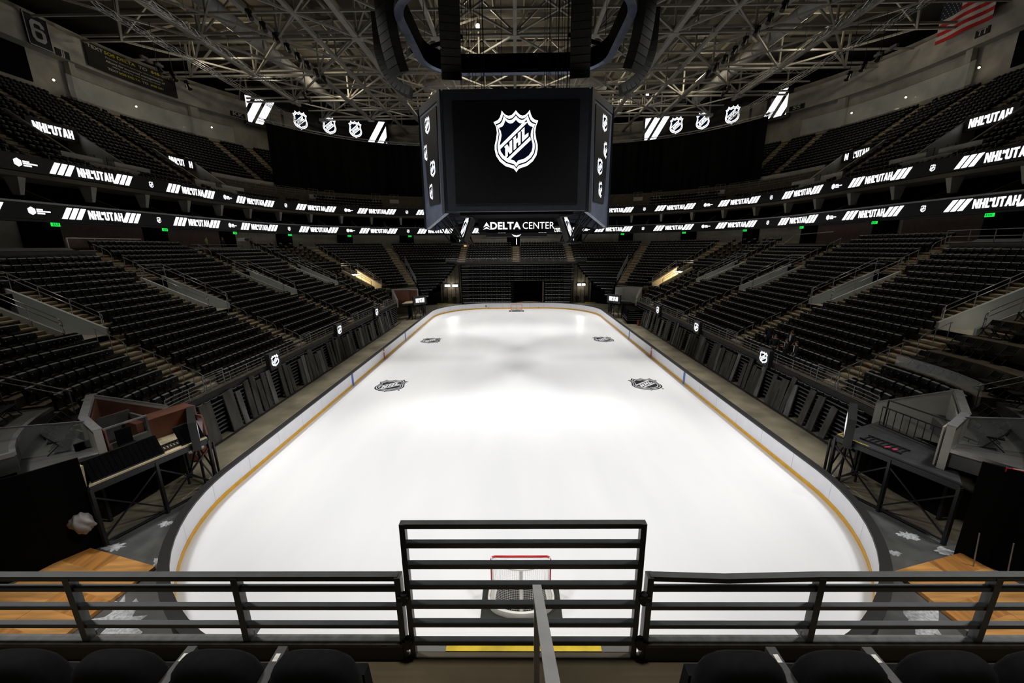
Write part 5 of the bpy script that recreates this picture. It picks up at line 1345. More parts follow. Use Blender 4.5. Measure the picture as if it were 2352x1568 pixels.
t = thing('lying_gate', 'black barred gate lying on the dark right deck with pink tape', 'gate', F_(.7, .8)); m = MB()
for i in range(8): m.bar(F_(.50+.045*i, .45, .05), F_(.50+.045*i, 1.05, .05), .03)
m.bar(F_(.48, .45, .05), F_(.84, .45, .05), .05); m.bar(F_(.48, 1.05, .05), F_(.84, 1.05, .05), .05); m.build('bars', MT['dark'], t)
m = MB(); m.box(*F_(.54, .5)[:2], 2.53, .16, .1, .05); m.box(*F_(.6, .48)[:2], 2.53, .2, .08, .04); m.build('pink_tape', MT['pink'], t)
m = MB(); m.bar(F_(.99, .03, .006), F_(.70, .03, .006), .05, .01); m.bar(F_(.99, .03, .006), F_(.99, .45, .006), .05, .01); tag(m.build('yellow_tape', MT['yel']), 'yellow tape along the corner of the dark right deck', 'tape')
m = MB(); m.extr([(16.0, 5.6, 3.3), (17.2, 5.0, 3.3), (16.5, 5.4, 1.6)], (.25, .3, 0)); tag(m.build('concrete_wedge', MT['concw']), 'concrete wedge bracket under the right platform', 'bracket')
m = MB(); m.box(15.75, 5.35, 3.42, .62, .04, .14, -.62); tag(m.build('red_label', MT['red']), 'red label on the edge of the right platform', 'label')
for i, (x, y) in enumerate(((15.05, 5.2), (15.6, 4.75), (15.95, 5.0))):
    m = MB(); m.tube((x, y, 0), (x-.02, y+.1, 1.3), .018, 6); tag(m.build('pale_pole', MT['galv']), 'thin pale pole standing before the right black drape, %s from the ice' % nth(i), 'pole', 'thin poles by the right drape')
# platforms with folding chairs in the near corners
def fold_chair(par):
    m = MB(); m.box(0, .02, .43, .44, .42, .035); m.build('seat', MT['seat'], par)
    m = MB(); m.hexa([(-.21, -.20, .60), (.21, -.20, .60), (.21, -.17, .60), (-.21, -.17, .60), (-.20, -.27, .86), (.20, -.27, .86), (.20, -.24, .86), (-.20, -.24, .86)]); m.build('backrest', MT['seat'], par)
    for e in (-1, 1):
        m = MB(); m.bar((e*.22, .26, 0), (e*.21, -.27, .86), .03); m.bar((e*.22, -.26, 0), (e*.21, .2, .44), .03); m.build('leg_frame', MT['iron'], par)
fc = None
for sd in (-1, 1):
    for j, (d0, d1, z) in enumerate(((1.2, 3.0, 3.3), (3.0, 4.8, 4.15), (4.8, 6.6, 5.0), (6.6, 8.4, 5.85))):
        v1 = -20.55 if sd < 0 or j == 0 else -17.2-.9*0
        if sd > 0 and j > 0: v1 = -20.55
        m = MB(); 
        ringband(m, R1, sd, -23.8, v1, [(d0, z-.7), (d1+.1, z-.7), (d1+.1, z), (d0, z)], .5); struct(m.build('floor_platform_%s' % SIDE[sd], MT['greyf']), 'grey wheelchair platform in the near %s corner, %s step up' % (SIDE[sd], nth(j)), 'platform')
        m = MB(); ringband(m, R1, sd, -23.8, v1, [(d0-.04, z-.12), (d0+.10, z-.12), (d0+.10, z+.01), (d0-.04, z+.01)], .5); tag(m.build('metal_nosing', MT['steel']), 'shiny metal nosing along the near %s platform, %s step up' % (SIDE[sd], nth(j)), 'nosing')
        m = MB(); a, b = R1.P(sd, -23.8, d0), R1.P(sd, -23.8, d1); m.bar((*a, z-.05), (*b, z-.05), .16, .14); tag(m.build('end_nosing', MT['steel']), 'shiny metal strip on the end of the near %s platform, %s step up' % (SIDE[sd], nth(j)), 'nosing')
        n = 7
        for i in range(n):
            if sd < 0 or True:
                d = d0+.95; v = -20.95-i*.43/R1.sc(-21, d)*1.0
                loc = R1.P(sd, v, d, z); rz = R1.angle(sd, v)
                lab = 'black folding chair, %s platform up, %s along, near %s corner' % (nth(j), nth(i), SIDE[sd])
                if fc is None: fc = thing('folding_chair', lab, 'chair', (0, 0, 0), 0, 'black folding chairs on the corner platforms'); fold_chair(fc); fc.location = loc; fc.rotation_euler = (0, 0, rz)
                else: r = copy_tree(fc, loc, rz); r['label'] = lab
    # glass balustrade
    t = thing('glass_balustrade', 'glass balustrade with a pale top rail across the near %s platforms' % SIDE[sd], 'glass', (sd*16.7, 7.9, 3.4))
    a, b = ((-16.2, 7.5), (-21.5, 4.6)) if sd < 0 else ((16.2, 7.5), (20.5, 5.6))
    m = MB(); wall_seg(m, a, b, 3.35, 4.35, 5.0, .02); m.build('pane', GL, t)
    m = MB(); m.bar((*a, 4.37), (*b, 5.02), .05); m.build('top_rail', MT['galv'], t)
    # sloping rail where the side seats end
    t = thing('sloping_rail', 'pale double handrail closing the seats above the near %s tunnel box' % SIDE[sd], 'railing', R1.P(sd, -20.5, 2.4, zr(3)))
    p = lambda d, h: R1.P(sd, -20.5, d, Z0+RIS/TRD*d+h)
    m = MB(); m.path([p(2.3, .95), p(8.5, .95)], .025); m.path([p(2.6, .7), p(6.5, .7)], .022); m.build('rails', MT['steel'], t)
    m = MB()
    for d in (2.4, 4.4, 6.4, 8.4): m.tube(p(d, -.2), p(d, .95), .022, 6)
    m.build('posts', MT['galv'], t)
# glass and folding chairs beyond the three right hand rows
t = thing('glass_balustrade', 'curved glass panels behind the three short seat rows on the near right', 'glass', R1.P(1, -18.5, 2.5, zr(3)))
m = MB(); ringband(m, R1, 1, -20.5, -16.9, [(2.5, zr(3)-.1), (2.52, zr(3)-.1), (2.52, zr(3)+.95), (2.5, zr(3)+.95)], .5); m.build('pane', GL, t)
m = MB(); m.path([R1.P(1, v, 2.51, zr(3)+.97) for v in frange(-20.5, -16.9, .5)], .025); m.build('top_rail', MT['galv'], t)
for k in (3, 5, 7, 9):
    for i in range(8):
        if k == 9 and i > 5: continue
        v = -17.2-i*.52+(-.4 if i > 3 else 0); d = dr(k)+.9
        r = copy_tree(fc, R1.P(1, v, d, zr(k)+.0 if d < dr(k+1) else zr(k+1)), R1.angle(1, v)); r['label'] = 'black folding chair, %s row above the right glass, %s from the stair' % (nth((k-3)//2), nth(i))
    m = MB(); ringband(m, R1, 1, -20.4, -16.8, [(dr(k), zr(k)), (dr(k+2), zr(k)), (dr(k+2), zr(k+1)+.0), (dr(k), zr(k+1))], .5); struct(m.build('floor_terrace_right', MT['conc']), 'concrete terrace for folding chairs, %s above the right glass' % nth((k-3)//2), 'platform')

# ---------------------------------------------------------------- floor covering in the near corners
for sd in (-1, 1):
    m = MB(); m.prism([(sd*x, y) for x, y in ((9, -2), (16.2, -2), (16.2, 5.0), (14.9, 8.5), (13.1, 10.5), (12.4, 7), (9, 4))][::sd], -.05, -.035); struct(m.build('floor_cover_'+SIDE[sd], MT['greyf']), 'grey square floor panels with ice scraps in the near %s corner' % SIDE[sd], 'floor')
    W4 = [(-15.78, 6.11), (-12.44, 5.23), (-12.82, 2.94), (-16.56, 4.26)] if sd < 0 else [(15.28, 5.79), (12.26, 5.01), (12.43, 2.73), (15.88, 4.53)]
    if sd < 0: W4 = [(-15.78, 6.11), (-12.44, 5.23), (-12.85, 2.6), (-16.8, 3.6)]
    else: W4 = [(15.28, 5.79), (12.26, 5.01), (12.5, 2.4), (16.1, 3.3)]
    t = thing('wooden_floor_panels', 'stack of golden wooden court floor panels in the near %s corner' % SIDE[sd], 'wooden floor', (W4[1][0], W4[1][1], -.03), group='golden floor panels beside the rink')
    for i in range(4):
        a, b = i/4, (i+1)/4
        l0, l1 = lerp2(W4[0], W4[3], a), lerp2(W4[0], W4[3], b); r0, r1 = lerp2(W4[1], W4[2], a), lerp2(W4[1], W4[2], b)
        for k in range(2):
            f0, f1 = k/2, (k+1)/2
            P = [lerp2(l0, r0, f0), lerp2(l0, r0, f1-.003), lerp2(l1, r1, f1-.003), lerp2(l1, r1, f0)]
            m = MB(); m.prism(P if sd > 0 else P[::-1], -.03, .09+.002*((i+k) % 2)); m.build('panel', MT['wood'] if (i*3+k*2) % 4 else MT['wood2'], t)
    m = MB(); P = [lerp2(W4[3], W4[2], .45), lerp2(W4[3], W4[2], 1.), (W4[2][0]*1.0, W4[2][1]-2.4), (W4[3][0], W4[3][1]-2.2)]; m.prism(P, -.03, .10); m.build('turned_panel', MT['wood2'], t)
random.seed(5)
def snow(x, y, r, lab, ex=1., rz=0.):
    m = MB(); n = 26; P = []
    for i in range(n):
        a = 2*pi*i/n; rr = r*random.uniform(.55, 1.15); u, w = rr*cos(a)*ex, rr*sin(a)*.6; P.append((x+u*cos(rz)-w*sin(rz), y+u*sin(rz)+w*cos(rz)))
    V = [(*p, -.034) for p in P]+[(x+(p[0]-x)*.6, y+(p[1]-y)*.6, -.01) for p in P]+[(x, y, .0)]
    m.raw(V, [(i, (i+1) % n, n+(i+1) % n, n+i) for i in range(n)]+[(n+i, n+(i+1) % n, 2*n) for i in range(n)])
    tag(m.build('ice_scraps', MT['snow']), lab, 'ice scraps', 'heaps of shaved ice beside the boards')
snow(-14.1, 7.45, .30, 'small heap of shaved ice by the leg of the left deck'); snow(-14.9, 6.2, .4, 'grey patch of shaved ice at the tip of the left wooden panels')
snow(-11.7, 3.2, .9, 'long streak of shaved ice behind the left board corner', 1.6, -.7); snow(-12.6, 5.6, .35, 'shaved ice beside the left board bend')
snow(14.45, 6.75, .38, 'white heap of shaved ice beside the right deck leg'); snow(15.0, 6.0, .35, 'white heap of shaved ice near the tip of the right wooden panels'); snow(13.5, 8.3, .3, 'small heap of shaved ice close to the right boards'); snow(13.15, 5.9, .25, 'shaved ice touching the right board bend')
snow(11.6, 3.4, .75, 'wide patch of shaved ice with dark scribbles behind the right board corner', 1.4, .8); snow(11.2, 2.2, .6, 'patch of shaved ice below the right railing', 1.3, .5); snow(15.6, 5.0, .4, 'shaved ice outside the right wooden panels')

# ---------------------------------------------------------------- far end: upright folded bleacher wall, tunnel mouth, corner benches
t = thing('bleacher_wall', 'tall black folded bleacher wall with rows of pale dashes behind the far boards', 'bleacher', (0, 67, 0))
TX0, TX1, TZ = -.45, 5.05, 4.1
m = MB()
for x0, x1, z0, z1 in ((-10.3, TX0, 0, 7.6), (TX1, 10.3, 0, 7.6), (TX0, TX1, TZ, 7.6)): m.box((x0+x1)/2, 67.5, z0, x1-x0, .8, z1-z0)
m.build('body', MT['black'], t)
nr = 22
for j in range(nr):
    z = .35+j*.335; bright = j % 2 == 0
    m = MB(); spans = [(-10.25, TX0), (TX1, 10.25)] if z < TZ else [(-10.25, 10.25)]
    for a, b in spans: m.box((a+b)/2, 67.06, z-.02, b-a, .12, .05)
    m.build('bench_board', MT['dark'], t)
    m = MB()
    x = -10.1
    while x < 10.1:
        gap = TX0-.5 < x < TX1 and z < TZ
        edge = x < -8.9 or x > 8.7 or (z > TZ and -.7 < x < .5)
        w = .62 if edge else .38
        if not gap and (bright or edge or int(x*10) % 2 == 0): m.box(x+w/2, 66.97, z+(.07 if edge and not bright else 0), w, .12, .06 if bright else .03)
        x += .49 if not edge else .66
    m.build('edge_dashes', MT['palee'] if bright else MT['grey'], t)
for j in range(3):
    m = MB(); m.box(-5.2, 66.9-.1*j, .04+.12*j, 9.4-j*.2, .2, .05); m.box(7.6, 66.9-.1*j, .04+.12*j, 5-j*.2, .2, .05); m.build('base_step', MT['galv'], t)
m = MB(); m.box(2.3, 72, -.04, 5.4, 9.5, .05); struct(m.build('floor_tunnel', MT['floor']), 'floor of the dark far tunnel', 'floor')
m = MB(); m.box(2.3, 72.4, 0, 5.6, .1, 4.2); m.box(TX0-.1, 70, 0, .1, 4.8, 4.2); m.box(TX1+.1, 70, 0, .1, 4.8, 4.2); m.box(2.3, 70, 4.15, 5.6, 4.8, .1); struct(m.build('wall_tunnel', MT['black']), 'black walls of the far tunnel mouth', 'wall')
m = MB(); 
for i in range(12):
    a = pi*i/12; b = pi*(i+1)/12; m.bar((2.3-2.6*cos(a), 66.9, .05+.28*sin(a)), (2.3-2.6*cos(b), 66.9, .05+.28*sin(b)), .25, .12)
m.bar((TX1-.05, 66.95, 0), (TX1-.05, 66.95, 4.1), .12); tag(m.build('tunnel_edging', MT['tan']), 'pale curved edging round the foot of the far tunnel mouth', 'edging')
# end fascia and rail
m = MB()
for sd in (-1, 1): ringband(m, R1, sd, 27.0, R1.L, [(10.5, 7.45), (11.4, 7.45), (11.4, 7.78), (10.5, 7.78)], .8)
struct(m.build('trim_fascia_end', MT['iron']), 'dark grey fascia along the far end stand', 'fascia')
for sd in (-1, 1):
    t = thing('end_guard_rail', 'low silver guard rail along the front of the far end seats, %s half' % SIDE[sd], 'railing', R1.P(sd, 33, 10.6, 7.8), group='guard rails of the far end')
    for h in (.2, .42, .64):
        m = MB(); m.path([R1.P(sd, v, 10.58, 7.78+h) for v in frange(27.0, R1.L, .9)], .02, 5); m.build('rail_bar', MT['galv'], t)
    m = MB()
    for v in frange(27, R1.L-.2, 1.4): m.tube(R1.P(sd, v, 10.58, 7.7), R1.P(sd, v, 10.58, 8.44), .022, 5)
    m.build('posts', MT['galv'], t)
    # concrete flank walls with floodlights
    x0, x1 = (-14.4, -10.35) if sd < 0 else (10.35, 14.2)
    m = MB(); m.box((x0+x1)/2, 68.4, 0, x1-x0, .3, 7.5); struct(m.build('wall_flank_'+SIDE[sd], MT['conc']), 'ribbed concrete wall %s of the far bleacher wall' % SIDE[sd], 'wall')
    for i in range(5):
        m = MB(); x = x0+.5+i*(x1-x0-1)/4; m.box(x, 68.2, 0, .05, .06, 7.4); tag(m.build('wall_pipe', MT['iron']), 'dark pipe on the concrete wall %s of the far bleachers, %s from the left' % (SIDE[sd], nth(i)), 'pipe', 'pipes on the flank walls')
    for i, x in enumerate((-13.05, -11.6) if sd < 0 else (11.9, 12.7)):
        tt = thing('flood_lamp', 'glaring white flood lamp on the far concrete wall, %s %s side' % (nth(i), SIDE[sd]), 'lamp', (x, 67.9, 3.4), group='flood lamps at the far wall')
        m = MB(); m.box(x, 67.95, 3.22, .95 if sd < 0 else .6, .16, .34); m.build('lamp_face', LAMP, tt); m = MB(); m.box(x, 68.1, 3.15, 1.0 if sd < 0 else .7, .16, .5); m.build('lamp_housing', MT['iron'], tt)
    for i, x in enumerate((x0+1.0, x0+2.6) if sd < 0 else (x1-1.0, x1-2.6)):
        m = MB(); m.tube((x, 67.9, .9), (x, 68.1, .9), .42, 14); m.tube((x, 67.85, .9), (x, 67.9, .9), .15, 8); tag(m.build('hose_reel', MT['dark']), 'round black reel on the far concrete wall, %s on the %s' % (nth(i), SIDE[sd]), 'reel')
    m = MB(); m.box(sd*13.9, 66.6, .12, 2.0, .12, .12); m.box(sd*13.1, 66.6, -.05, .08, .1, .2); m.box(sd*14.7, 66.6, -.05, .08, .1, .2); tag(m.build('yellow_barrier', MT['yel']), 'low yellow bar on the floor behind the far %s board corner' % SIDE[sd], 'bar')
    # corner pull-out benches
    t = thing('corner_bleacher', 'wedge of pulled out black benches with silver edges in the far %s corner' % SIDE[sd], 'bleacher', R1.P(sd, 26, 6, 4), group='pulled out corner bleachers')
    for k in range(1, 14):
        z = zr(k)-.1; d = dr(k)*.97+.3
        va = 24.5+.02*k
        xcut = 18.0 - (18.0-10.9)*((k-1)/12)**.75 if k > 1 else 17.
        # right end where x reaches xcut
        vb = va
        while vb < 28.2 and abs(R1.P(sd, vb, d)[0]) > xcut-3.2*(1-k/13): vb += .05
        if vb-va < .3: vb = va+.5
        m = MB(); ringband(m, R1, sd, va, vb, [(d, z-.42), (d+.9, z-.42), (d+.9, z), (d, z)], .3); m.build('bench_row', MT['black'], t)
        m = MB()
        v = va
        while v < vb-.02:
            st = .40/R1.sc(26, d)
            q = [R1.P(sd, w, d+o, z+h) for h in (.0, .05) for w, o in ((v, -.06), (min(v+st, vb), -.06), (min(v+st, vb), .02), (v, .02))]; m.hexa(q); v += st*1.2
        m.build('edge_dashes', MT['palee'] if k % 2 else MT['grey'], t)
        if k % 1 == 0:
            m = MB(); ringband(m, R1, sd, va, vb, [(d+.55, z), (d+.62, z), (d+.66, z+.40), (d+.58, z+.40)], .3); m.build('bench_back', MT['seat'], t)
    m = MB(); m.extr([(sd*14.4, 67.5, 0), (sd*18.6, 64.6, 0), (sd*18.6, 64.6, 1.7), (sd*14.4, 67.5, 2.4)], (0, .15, 0)); tag(m.build('black_hoarding', MT['black']), 'black hoarding under the far %s corner benches' % SIDE[sd], 'hoarding')
    t = thing('mesh_railing', 'slim silver mesh railing down the far %s diagonal stair' % SIDE[sd], 'railing', R1.P(sd, 24.4, 6, zr(7)))
    p = lambda d, h: R1.P(sd, 24.42, d, Z0+RIS/TRD*d+h)
    for h in (.15, .45, .75, 1.0):
        m = MB(); m.tube(p(4.2, h), p(11, h), .02, 5); m.build('rail_bar', MT['galv'], t)
    m = MB()
    for d in frange(4.2, 11, .85): m.tube(p(d, -.2), p(d, 1.0), .02, 5)
    m.build('posts', MT['galv'], t)
# extended bleacher corner unit on the right far side
t = thing('corner_bench_stack', 'black stack of folded benches at the far end of the right planks', 'bleacher', (16.4, 48.5, 0))
m = MB(); m.prism([(15.3, 47.2), (17.4, 46.6), (17.9, 50.4), (15.8, 51)], 0, 1.9); m.build('body', MT['black'], t)
for j in range(6):
    z = .5+j*.27; o = .05*j; m = MB(); m.bar((15.25+o, 47.15, z), (17.3, 46.5+o, z), .1, .04); m.bar((15.25+o, 47.15, z), (15.75+o, 51, z), .1, .04); m.build('edge_strip', MT['galv'], t)
m = MB(); m.box(16.5, 45.9, 0, .3, .35, .7, .3); tag(m.build('amber_crate', MT['orange']), 'small orange brown crate at the far end of the right planks', 'crate')
# boxes on the top rows
def top_box(sd, v0, v1, d0, d1, z0, z1): 
    m = MB(); ringband(m, R1, sd, v0, v1, [(d0, z0), (d1, z0), (d1, z1), (d0, z1)], 1.2); return m
m = top_box(-1, -15.0, -4.2, 15.0, 16.8, 8.6, 10.9); 
m2 = MB()
for (sd, v0, v1, nm, dd, z1) in ((-1, -15.0, -6.5, 'over the top seats between the first two left stairs', 14.9, 10.5), (-1, 5.3, 13.8, 'over the top seats before the fourth left stair', 15.6, 10.35), (1, -14.9, -6.6, 'over the top seats between the first two right stairs', 14.9, 10.45)):
    m = MB(); ringband(m, R1, sd, v0, v1, [(dd-.05, zr(17)+.3), (dd+1.9, zr(20)+.2), (dd+1.9, z1), (dd, z1)], 1.2); tag(m.build('seat_cover', MT['deckb']), 'flat black cover stretched '+nm, 'cover', 'black covers on the top rows')
t = thing('panel_box', 'white framed box with brown panels above the left seats', 'booth', R1.P(-1, -9, 17.2, 10.4))
for i in range(3):
    v = -4.4+i*2.05-0.6; p = lambda o, d, z: R1.P(-1, v+o, d, z)
    m = MB(); m.hexa([p(o, d, z) for z in (10.3, 11.45) for o, d in ((-1, 17.6), (1, 17.6), (1, 17.7), (-1, 17.7))]); m.build('brown_panel', MT['mauve'], t)
    m = MB(); m.bar(p(-1.02, 17.4, 10.3), p(-1.02, 17.4, 11.5), .06); m.bar(p(-1.02, 17.4, 11.5), p(1.03, 17.4, 11.5), .06); m.build('white_frame', MT['pad'], t)
t = thing('black_platform', 'black platform with two pale edges above the right seats', 'platform', R1.P(1, 10, 15.5, 9.6))
m = MB(); ringband(m, R1, 1, 5.6, 13.9, [(15.2, 9.0), (17.6, 9.0), (17.6, 10.35), (15.2, 10.35)], 1.2); m.build('body', MT['black'], t)
for z in (9.55, 10.33):
    m = MB(); ringband(m, R1, 1, 5.6, 13.9, [(15.12, z), (15.24, z), (15.24, z+.07), (15.12, z+.07)], 1.2); m.build('pale_edge', MT['steel'], t)
m = MB(); p = lambda v, d, z: R1.P(1, v, d, z)
m.path([p(12.8, 15.4, 10.4), p(12.8, 16.8, 11.6), p(7.0, 16.8, 11.75)], .03); m.build('slim_rail', MT['steel'], t)
t = thing('top_railing', 'three bar silver railing over the black cover above the right seats', 'railing', R1.P(1, -10, 15.6, 10.4))
for h in (.1, .5, .95):
    m = MB(); m.path([R1.P(1, v, 15.6, 10.45+h) for v in frange(-14.9, -5.6, 1.5)], .025, 5); m.build('rail_bar', MT['galv'], t)
for v in frange(-14.9, -5.6, 1.85):
    m = MB(); m.tube(R1.P(1, v, 15.6, 10.3), R1.P(1, v, 15.6, 11.42), .03, 5); m.build('post', MT['galv'], t)
t = thing('top_railing', 'low silver railing round the camera position above the left seats', 'railing', R1.P(-1, 10, 15.8, 10.3))
for h in (.3, .75):
    m = MB(); m.path([R1.P(-1, v, 15.8+h*2, 10.3+h) for v in frange(5.6, 13.8, 1.5)], .025, 5); m.build('rail_bar', MT['galv'], t)

# ---------------------------------------------------------------- people
def person(name_lab, loc, rz, jacket, trousers, arms='down', scale=1., hold=None, group=None, shirt=None):
    t = thing('person', name_lab, 'person', loc, rz, group)
    def skinmesh(nm, pts, edges, rad, mt, root=0, sub_=1):
        me = bpy.data.meshes.new(nm); me.from_pydata([Vector(p)*scale for p in pts], edges, []); me.materials.append(mt)
        o = bpy.data.objects.new(nm, me); C.objects.link(o); o.parent = t
        md = o.modifiers.new('s', 'SKIN'); md.use_smooth_shade = True
        for i, r in enumerate(rad):
            rr = r if isinstance(r, tuple) else (r, r); me.skin_vertices[0].data[i].radius = (rr[0]*scale, rr[1]*scale); me.skin_vertices[0].data[i].use_root = (i == root)
        o.modifiers.new('d', 'SUBSURF').levels = sub_; o.modifiers['d'].render_levels = sub_
        return o
    if arms == 'down': L = [(-.20, 0, 1.43), (-.26, .0, 1.16), (-.25, .10, .92)]; Rr = [(.20, 0, 1.43), (.26, .0, 1.16), (.25, .10, .92)]
    elif arms == 'chest': L = [(-.20, 0, 1.43), (-.27, .02, 1.15), (-.10, .24, 1.20)]; Rr = [(.20, 0, 1.43), (.27, .02, 1.15), (.08, .24, 1.28)]
    else: L = [(-.20, 0, 1.43), (-.27, .08, 1.18), (-.16, .34, 1.25)]; Rr = [(.20, 0, 1.43), (.26, .0, 1.16), (.25, .10, .92)]
    body = [(0, 0, .96), (0, -.01, 1.2), (0, 0, 1.42), (0, .01, 1.52), (0, .025, 1.60), (0, .03, 1.71), (-.09, 0, .92), (-.11, .02, .50), (-.12, -.01, .09), (-.13, .12, .04), (.09, 0, .92), (.11, .02, .50), (.12, -.01, .09), (.13, .12, .04)]+L+Rr
    ed = [(0, 1), (1, 2), (2, 3), (3, 4), (4, 5), (0, 6), (6, 7), (7, 8), (8, 9), (0, 10), (10, 11), (11, 12), (12, 13), (2, 14), (14, 15), (15, 16), (2, 17), (17, 18), (18, 19)]
    rad = [(.13, .10), (.12, .09), (.13, .09), .052, (.075, .09), (.065, .08), .075, .055, .042, (.04, .03), .075, .055, .042, (.04, .03), .05, .04, .028, .05, .04, .028]
    # hands : palm plus five bent fingers on each side, rooted at the wrist
    for (wi, P, s_) in ((16, L, -1), (19, Rr, 1)):
        w = Vector(P[2]); d = (Vector(P[2])-Vector(P[1])).normalized(); sv = Vector((1, 0, 0)) if abs(d.x) < .8 else Vector((0, 0, 1))
        k = len(body); body.append(tuple(w+d*.08)); ed.append((wi, k)); rad.append((.04, .02))
        for f in range(4):
            b_ = w+d*.10+sv*(f-1.5)*.021; n = len(body); body += [tuple(b_), tuple(b_+d*(.035+.006*(1.5-abs(f-1.5)))), tuple(b_+d*.06+Vector((0, .015, 0)))]; ed += [(k, n), (n, n+1), (n+1, n+2)]; rad += [.010, .009, .008]
        n = len(body); body += [tuple(w+d*.03-sv*s_*.035), tuple(w+d*.07-sv*s_*.055)]; ed += [(k, n), (n, n+1)]; rad += [.011, .009]
    skinmesh('body', body, ed, rad, MT['skin'])
    # nose, ears as part of the head mesh detail
    m = MB(); m.tube((0, .105, 1.655), (0, .13, 1.63), .012, 6, .018); m.ball((-.085, .02, 1.64), .02, 4); m.ball((.085, .02, 1.64), .02, 4)
    for e in (-.03, .03): m.ball((e, .098, 1.665), .010, 4, mi=1)
    m.tube((-.022, .105, 1.592), (.022, .105, 1.592), .006, 4, mi=2)
    me = m.mesh('face', [MT['skin'], MT['hair'], MT['redm']]); o = bpy.data.objects.new('face', me); C.objects.link(o); o.parent = t; o.scale = (scale,)*3
    jb = [(0, 0, .90), (0, -.01, 1.2), (0, 0, 1.40), (0, 0, 1.47)]+[tuple(p) for p in L[:2]]+[tuple(Vector(L[1]).lerp(Vector(L[2]), .88))]+[tuple(p) for p in Rr[:2]]+[tuple(Vector(Rr[1]).lerp(Vector(Rr[2]), .88))]
    skinmesh('jacket', jb, [(0, 1), (1, 2), (2, 3), (2, 4), (4, 5), (5, 6), (2, 7), (7, 8), (8, 9)], [(.17, .135), (.165, .125), (.17, .12), .075, .078, .064, .05, .078, .064, .05], jacket)
    tb = [(0, 0, .97), (-.09, 0, .90), (-.11, .02, .50), (-.12, -.01, .07), (.09, 0, .90), (.11, .02, .50), (.12, -.01, .07)]
    skinmesh('trousers', tb, [(0, 1), (1, 2), (2, 3), (0, 4), (4, 5), (5, 6)], [(.15, .12), .10, .078, .066, .10, .078, .066], trousers)
    m = MB()
    for e in (-1, 1): m.hexa([(e*.125-.045, -.07, 0), (e*.125+.045, -.07, 0), (e*.13+.045, .19, 0), (e*.13-.045, .19, 0), (e*.125-.04, -.06, .09), (e*.125+.04, -.06, .09), (e*.13+.035, .17, .05), (e*.13-.035, .17, .05)])
    me = m.mesh('shoes', MT['dark']); o = bpy.data.objects.new('shoes', me); C.objects.link(o); o.parent = t; o.scale = (scale,)*3
    m = MB(); V = []
    for i in range(7):
        for j in range(14):
            a = .5*pi*i/6*1.15; b = 2*pi*j/14; back = .5-.5*sin(b)
            r = sin(min(a, .5*pi*(1.0 if True else 1)))
            V.append((.098*r*cos(b), .02+.112*r*sin(b)-.01, 1.655+.115*cos(a)-(.05*back if i > 4 else 0)+(.035 if i > 4 and sin(b) > .3 else 0)))
    m.raw(V, [(i*14+j, (i+1)*14+j, (i+1)*14+(j+1) % 14, i*14+(j+1) % 14) for i in range(6) for j in range(14)])
    me = m.mesh('hair', MT['hair']); me.polygons.foreach_set('use_smooth', [True]*len(me.polygons)); o = bpy.data.objects.new('hair', me); C.objects.link(o); o.parent = t; o.scale = (scale,)*3
    if shirt:
        m = MB(); m.hexa([(-.05, .115, 1.02), (.05, .115, 1.02), (.05, .13, 1.02), (-.05, .13, 1.02), (-.06, .10, 1.44), (.06, .10, 1.44), (.06, .125, 1.44), (-.06, .125, 1.44)])
        me = m.mesh('shirt_front', shirt); o = bpy.data.objects.new('shirt_front', me); C.objects.link(o); o.parent = t; o.scale = (scale,)*3
    return t
for i, (x, y, k, rz, j, tr, ar, sh, lab) in enumerate((
    (18.75, 22.6, 1, 2.4, 'suit', 'suit', 'down', None, 'person in black standing farthest back of the group by the right rail'),
    (18.05, 20.85, 0, 2.3, 'suit', 'khaki', 'down', None, 'person in a black jacket and grey trousers leaning at the right rail'),
    (18.0, 19.6, 0, 1.2, 'suit', 'suit', 'chest', 'shirt', 'person in a dark suit with pale shirt and raised hands by the right rail'),
    (18.75, 20.3, 1, 1.9, 'suit', 'suit', 'down', 'shirt', 'tall person in a dark suit standing behind the others by the right rail'),
    (18.15, 18.9, 0, 1.2, 'suit', 'jean', 'down', 'pad', 'person in a dark jacket and blue jeans nearest the camera by the right rail'))):
    person(lab, (x, y, zr(k)), rz, MT[j], MT[tr], ar, 1.0, group=None, shirt=MT[sh] if sh else None)
x, y = R1.P(-1, 12.9, 16.0); person('person in a yellow green vest walking behind the left seats', (*R1.P(-1, 8.2, 17.6), 10.15), -1.2, MT['hivis'], MT['suit'])
person('person in black standing behind the left seats', (*R1.P(-1, 10.7, 17.6), 10.15), -1.4, MT['suit'], MT['suit'])
person('person with bare arms handling the broadcast camera above the left seats', (*R1.P(-1, 14.4, 16.6), 10.1), -1.6, MT['suit'], MT['khaki'], 'chest')
t = thing('broadcast_camera', 'pale broadcast camera on a pedestal above the left seats', 'camera', (*R1.P(-1, 13.6, 17.3), 10.15)); cx, cy, _ = t.location
m = MB(); m.tube((cx, cy, 10.15), (cx, cy, 11.5), .07, 8); m.build('pedestal', MT['galv'], t)
m = MB(); m.box(cx, cy, 11.5, .9, .32, .38); m.build('camera_body', MT['pad'], t)
m = MB(); m.tube((cx+.45, cy, 11.7), (cx+.9, cy, 11.68), .14, 10, .17); m.build('lens', MT['dark'], t)
